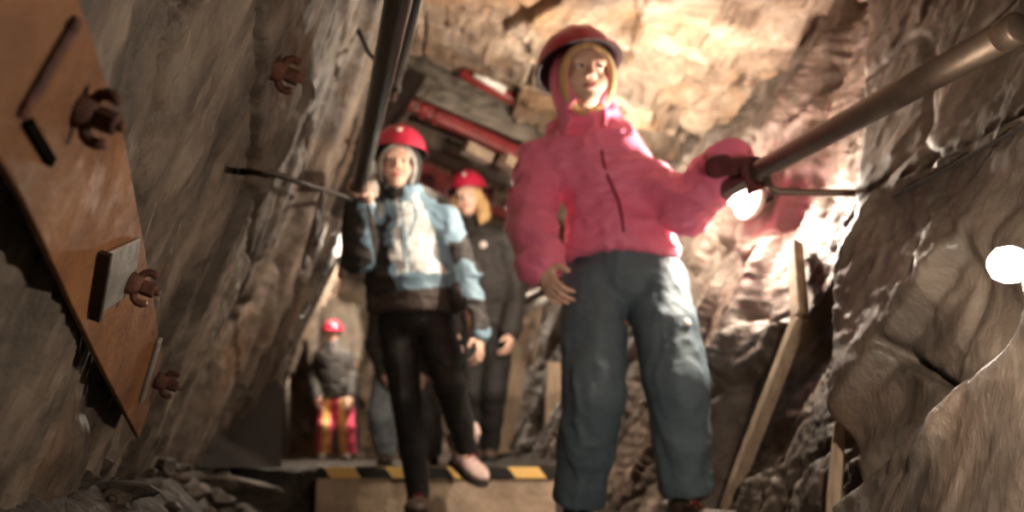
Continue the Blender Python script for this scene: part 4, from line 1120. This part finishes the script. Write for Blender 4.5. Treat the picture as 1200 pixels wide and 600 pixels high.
# ------------------------------------------------------------------ 3. child in black with blond hair
J = dict(head=P(548, 232, 3.84), neck=P(558, 268, 3.9), waist=P(566, 345, 3.92), pelvis=P(568, 392, 3.92),
         shR=P(530, 282, 3.9), elR=P(522, 335, 3.88), wrR=P(528, 385, 3.8), shL=P(590, 280, 3.88), elL=P(604, 335, 3.9), wrL=P(598, 388, 3.82),
         hipR=P(552, 398, 3.92), kneeR=P(552, 460, 3.86), ankR=P(553, 522, 3.95), hipL=P(582, 398, 3.92), kneeL=P(578, 460, 3.84), ankL=P(574, 522, 3.94))
Rb = basis((-.05, -1, 0), J['neck'] - J['pelvis']); Rh = basis((-.12, -1, -.1), (-.05, 0, 1)); hk = .86
person_c = empty('person', (J['pelvis'][0], 3.92, STEP_Z), 'blond child in a black jacket with a round white badge, behind the other two', 'person', 'walkers in red helmets')
body(person_c, J, Rb, Rh, [lambda s: add_hand(s, J['wrL'] + unit(J['wrL'] - J['elL']) * .02, J['wrL'] - J['elL'], (-.8, .3, 0), (-.2, -1, 0), .85, (30, 35, 25)),
                           lambda s: add_hand(s, J['wrR'] + unit(J['wrR'] - J['elR']) * .02, J['wrR'] - J['elR'], (.8, .3, 0), (.2, -1, 0), .85, (30, 35, 25))], hk=hk)
face_bits(person_c, J['head'], Rh, hk)
jk = jacket(person_c, J, Rb, [M_black], arm=(.058, .054, .046), chest=(.13, .10, .16), belly=(.135, .105, .15), folds=cloth_folds(.006, (12, 12, 18), 24), hem=P(568, 400, 3.9), hem_n=(0, 0, -1))
c_ = lerp(J['neck'], J['waist'], .24) + Rb @ np.array((-.035 * (1 if Rb[0, 0] < 0 else -1), .105, 0))
bm = bmesh.new(); bm_lathe(bm, [(0, .006), (.014, .004), (.018, 0), (.018, -.006), (0, -.006)], M4(frame_z(surf(jk, 566, 287)[1]), surf(jk, 566, 287)[0]), 18, False); b_ = obj_bm('badge', bm, M_emb, jk); b_['label'] = 'round white badge'
trousers(person_c, J, [M_leg], rp=(.115, .09, .09), rl=(.075, .058, .052, .045), R=Rb, folds=cloth_folds(.003, (20, 20, 10), 29))
for g in 'RL': shoe(person_c, J['ank' + g], (0, -1, 0), (0, 0, 1), .9, M_boot, 'boot')
# hair: cap under the helmet and a loose bunch on one shoulder
s = SDF(J['head'] - .25, J['head'] + .2, .005); Lh = lambda x, y, z: J['head'] + Rh @ (np.array((x, y, z)) * hk)
s.ell(Lh(0, -.022, .02), np.array((.078, .088, .085)) * hk, Rh, .01)
sx_ = 1 if Rh[0, 0] > 0 else -1
s.chain([Lh(.066 * sx_, .0, .0), Lh(.078 * sx_, .02, -.06), Lh(.088 * sx_, .05, -.115), Lh(.072 * sx_, .062, -.15)], [.022, .03, .028, .012], .015)
s.chain([Lh(-.066 * sx_, .0, .0), Lh(-.074 * sx_, .02, -.06), Lh(-.075 * sx_, .035, -.10)], [.018, .022, .012], .015)
s.ell(Lh(0, .11, -.02), np.array((.055, .085, .075)) * hk, Rh, .006, 'sub')
sdf_obj('hair', s, M_blond, person_c, lambda v: .003 * fbm(v * np.array((70, 70, 16)), 2, 3, ridged=True))
Rt = basis(Rh @ np.array((0, 1, .05)), Rh @ np.array((.0, -.05, 1)))
hm = helmet(person_c, J['head'] + Rh @ np.array((.0, -.010, .050)) * hk, Rt, hk, rx=.104, ry=.122, rz=.105)

# ------------------------------------------------------------------ 4. small child far off, 5. grown-up beyond, 6. dark figure behind the boy
def far_person(J, label, jm, tm, hk, h=.009, helm=True, jr=1.0, tr_pick=None, tmats=None, fwd=(.1, -1, 0), up=(0, 0, 1)):
    Rb = basis(fwd, np.array(J['neck']) - np.array(J['pelvis'])); Rh = basis(fwd, up)
    p = empty('person', (J['pelvis'][0], J['pelvis'][1], STEP_Z), label, 'person', 'walkers in red helmets')
    body(p, J, Rb, Rh, [lambda s: add_hand(s, J['wrR'], J['wrR'] - J['elR'], (.8, .3, 0), (.2, -1, 0), .9, (25, 30, 20)), lambda s: add_hand(s, J['wrL'], J['wrL'] - J['elL'], (-.8, .3, 0), (-.2, -1, 0), .9, (25, 30, 20))], hk=hk, h=.0055, sc=.9)
    face_bits(p, J['head'], Rh, hk)
    jacket(p, J, Rb, [jm], arm=(.055 * jr, .05 * jr, .043 * jr), chest=np.array((.125, .10, .15)) * jr, belly=np.array((.13, .105, .14)) * jr, folds=cloth_folds(.005, seed=3), h=h, hem=J['pelvis'])
    trousers(p, J, tmats or [tm], rp=np.array((.115, .09, .09)) * jr, rl=np.array((.075, .062, .06, .058)) * jr, R=Rb, folds=cloth_folds(.004, (18, 18, 8), 5), h=h, pick=tr_pick)
    for g in 'RL': shoe(p, J['ank' + g], (0.1, -1, 0), (0, 0, 1), .9 * jr, M_boot, 'boot')
    if helm: helmet(p, J['head'] + Rh @ np.array((0, -.01, .05)) * hk, Rh, hk, rx=.106, ry=.122, rz=.10)
    return p
Y = 6.3
J = dict(head=P(389, 392, Y), neck=P(390, 412, Y), waist=P(392, 448, Y), pelvis=P(393, 468, Y), shR=P(376, 418, Y), elR=P(368, 442, Y), wrR=P(371, 466, Y - .1), shL=P(405, 418, Y), elL=P(412, 442, Y), wrL=P(410, 466, Y - .1),
         hipR=P(383, 472, Y), kneeR=P(381, 500, Y - .05), ankR=P(379, 529, Y), hipL=P(402, 472, Y), kneeL=P(406, 500, Y - .05), ankL=P(408, 529, Y))
ax_, bx_ = J['hipR'][0], J['hipL'][0]
far_person(J, 'small child in pink trousers with amber stripes, far down the drift', M_black, M_hotpink, .72, tmats=[M_hotpink, M_yellow],
           tr_pick=lambda q: ((np.abs(q[:, 0] - ax_ - .02) < .025) | (np.abs(q[:, 0] - bx_ - .02) < .03)).astype(int) * (q[:, 1] < 6.31), jr=.95)
Y = 7.6
J = dict(head=P(388, 340, Y), neck=P(391, 358, Y), waist=P(396, 400, Y), pelvis=P(398, 428, Y), shR=P(372, 364, Y), elR=P(366, 395, Y), wrR=P(368, 425, Y - .1), shL=P(412, 364, Y), elL=P(418, 395, Y), wrL=P(416, 425, Y - .1),
         hipR=P(387, 434, Y), kneeR=P(385, 482, Y - .05), ankR=P(384, 526, Y), hipL=P(409, 434, Y), kneeL=P(411, 482, Y - .05), ankL=P(412, 526, Y))
far_person(J, 'person in a grey jacket and red helmet just beyond the small child', M_greyjac, M_leg, .8, jr=1.15)
Y = 4.5
J = dict(head=P(478, 322, Y), neck=P(474, 352, Y), waist=P(468, 412, Y), pelvis=P(468, 442, Y), shR=P(446, 362, Y), elR=P(440, 405, Y), wrR=P(452, 440, Y - .12), shL=P(500, 362, Y), elL=P(508, 402, Y), wrL=P(498, 438, Y - .12),
         hipR=P(454, 446, Y), kneeR=P(446, 488, Y - .12), ankR=P(452, 528, Y), hipL=P(488, 446, Y), kneeL=P(504, 486, Y - .1), ankL=P(506, 528, Y))
far_person(J, 'dark clothed child half hidden behind the legs of the boy on the step', M_black, M_jean, .80, helm=True)
# ================================================================== camera, air, exposure
cd = bpy.data.cameras.new('camera'); cam = bpy.data.objects.new('camera', cd); COL.objects.link(cam)
cam.location = tuple(CAM); cam.rotation_euler = (math.pi / 2 + PITCH, 0, 0)
cd.sensor_width = 36; cd.lens = 36 * F / 1200; cd.clip_start = .02
cd.dof.use_dof = True; cd.dof.focus_distance = 1.12; cd.dof.aperture_fstop = 2.8
SC.camera = cam
w = bpy.data.worlds.new('underground dark'); SC.world = w; w.use_nodes = True
w.node_tree.nodes['Background'].inputs[0].default_value = (.9, .75, .6, 1); w.node_tree.nodes['Background'].inputs[1].default_value = .004
SC.view_settings.view_transform = 'Standard'; SC.view_settings.look = 'None'; SC.view_settings.gamma = 1
SC.view_settings.use_curve_mapping = False; SC.view_settings.exposure = 0.5
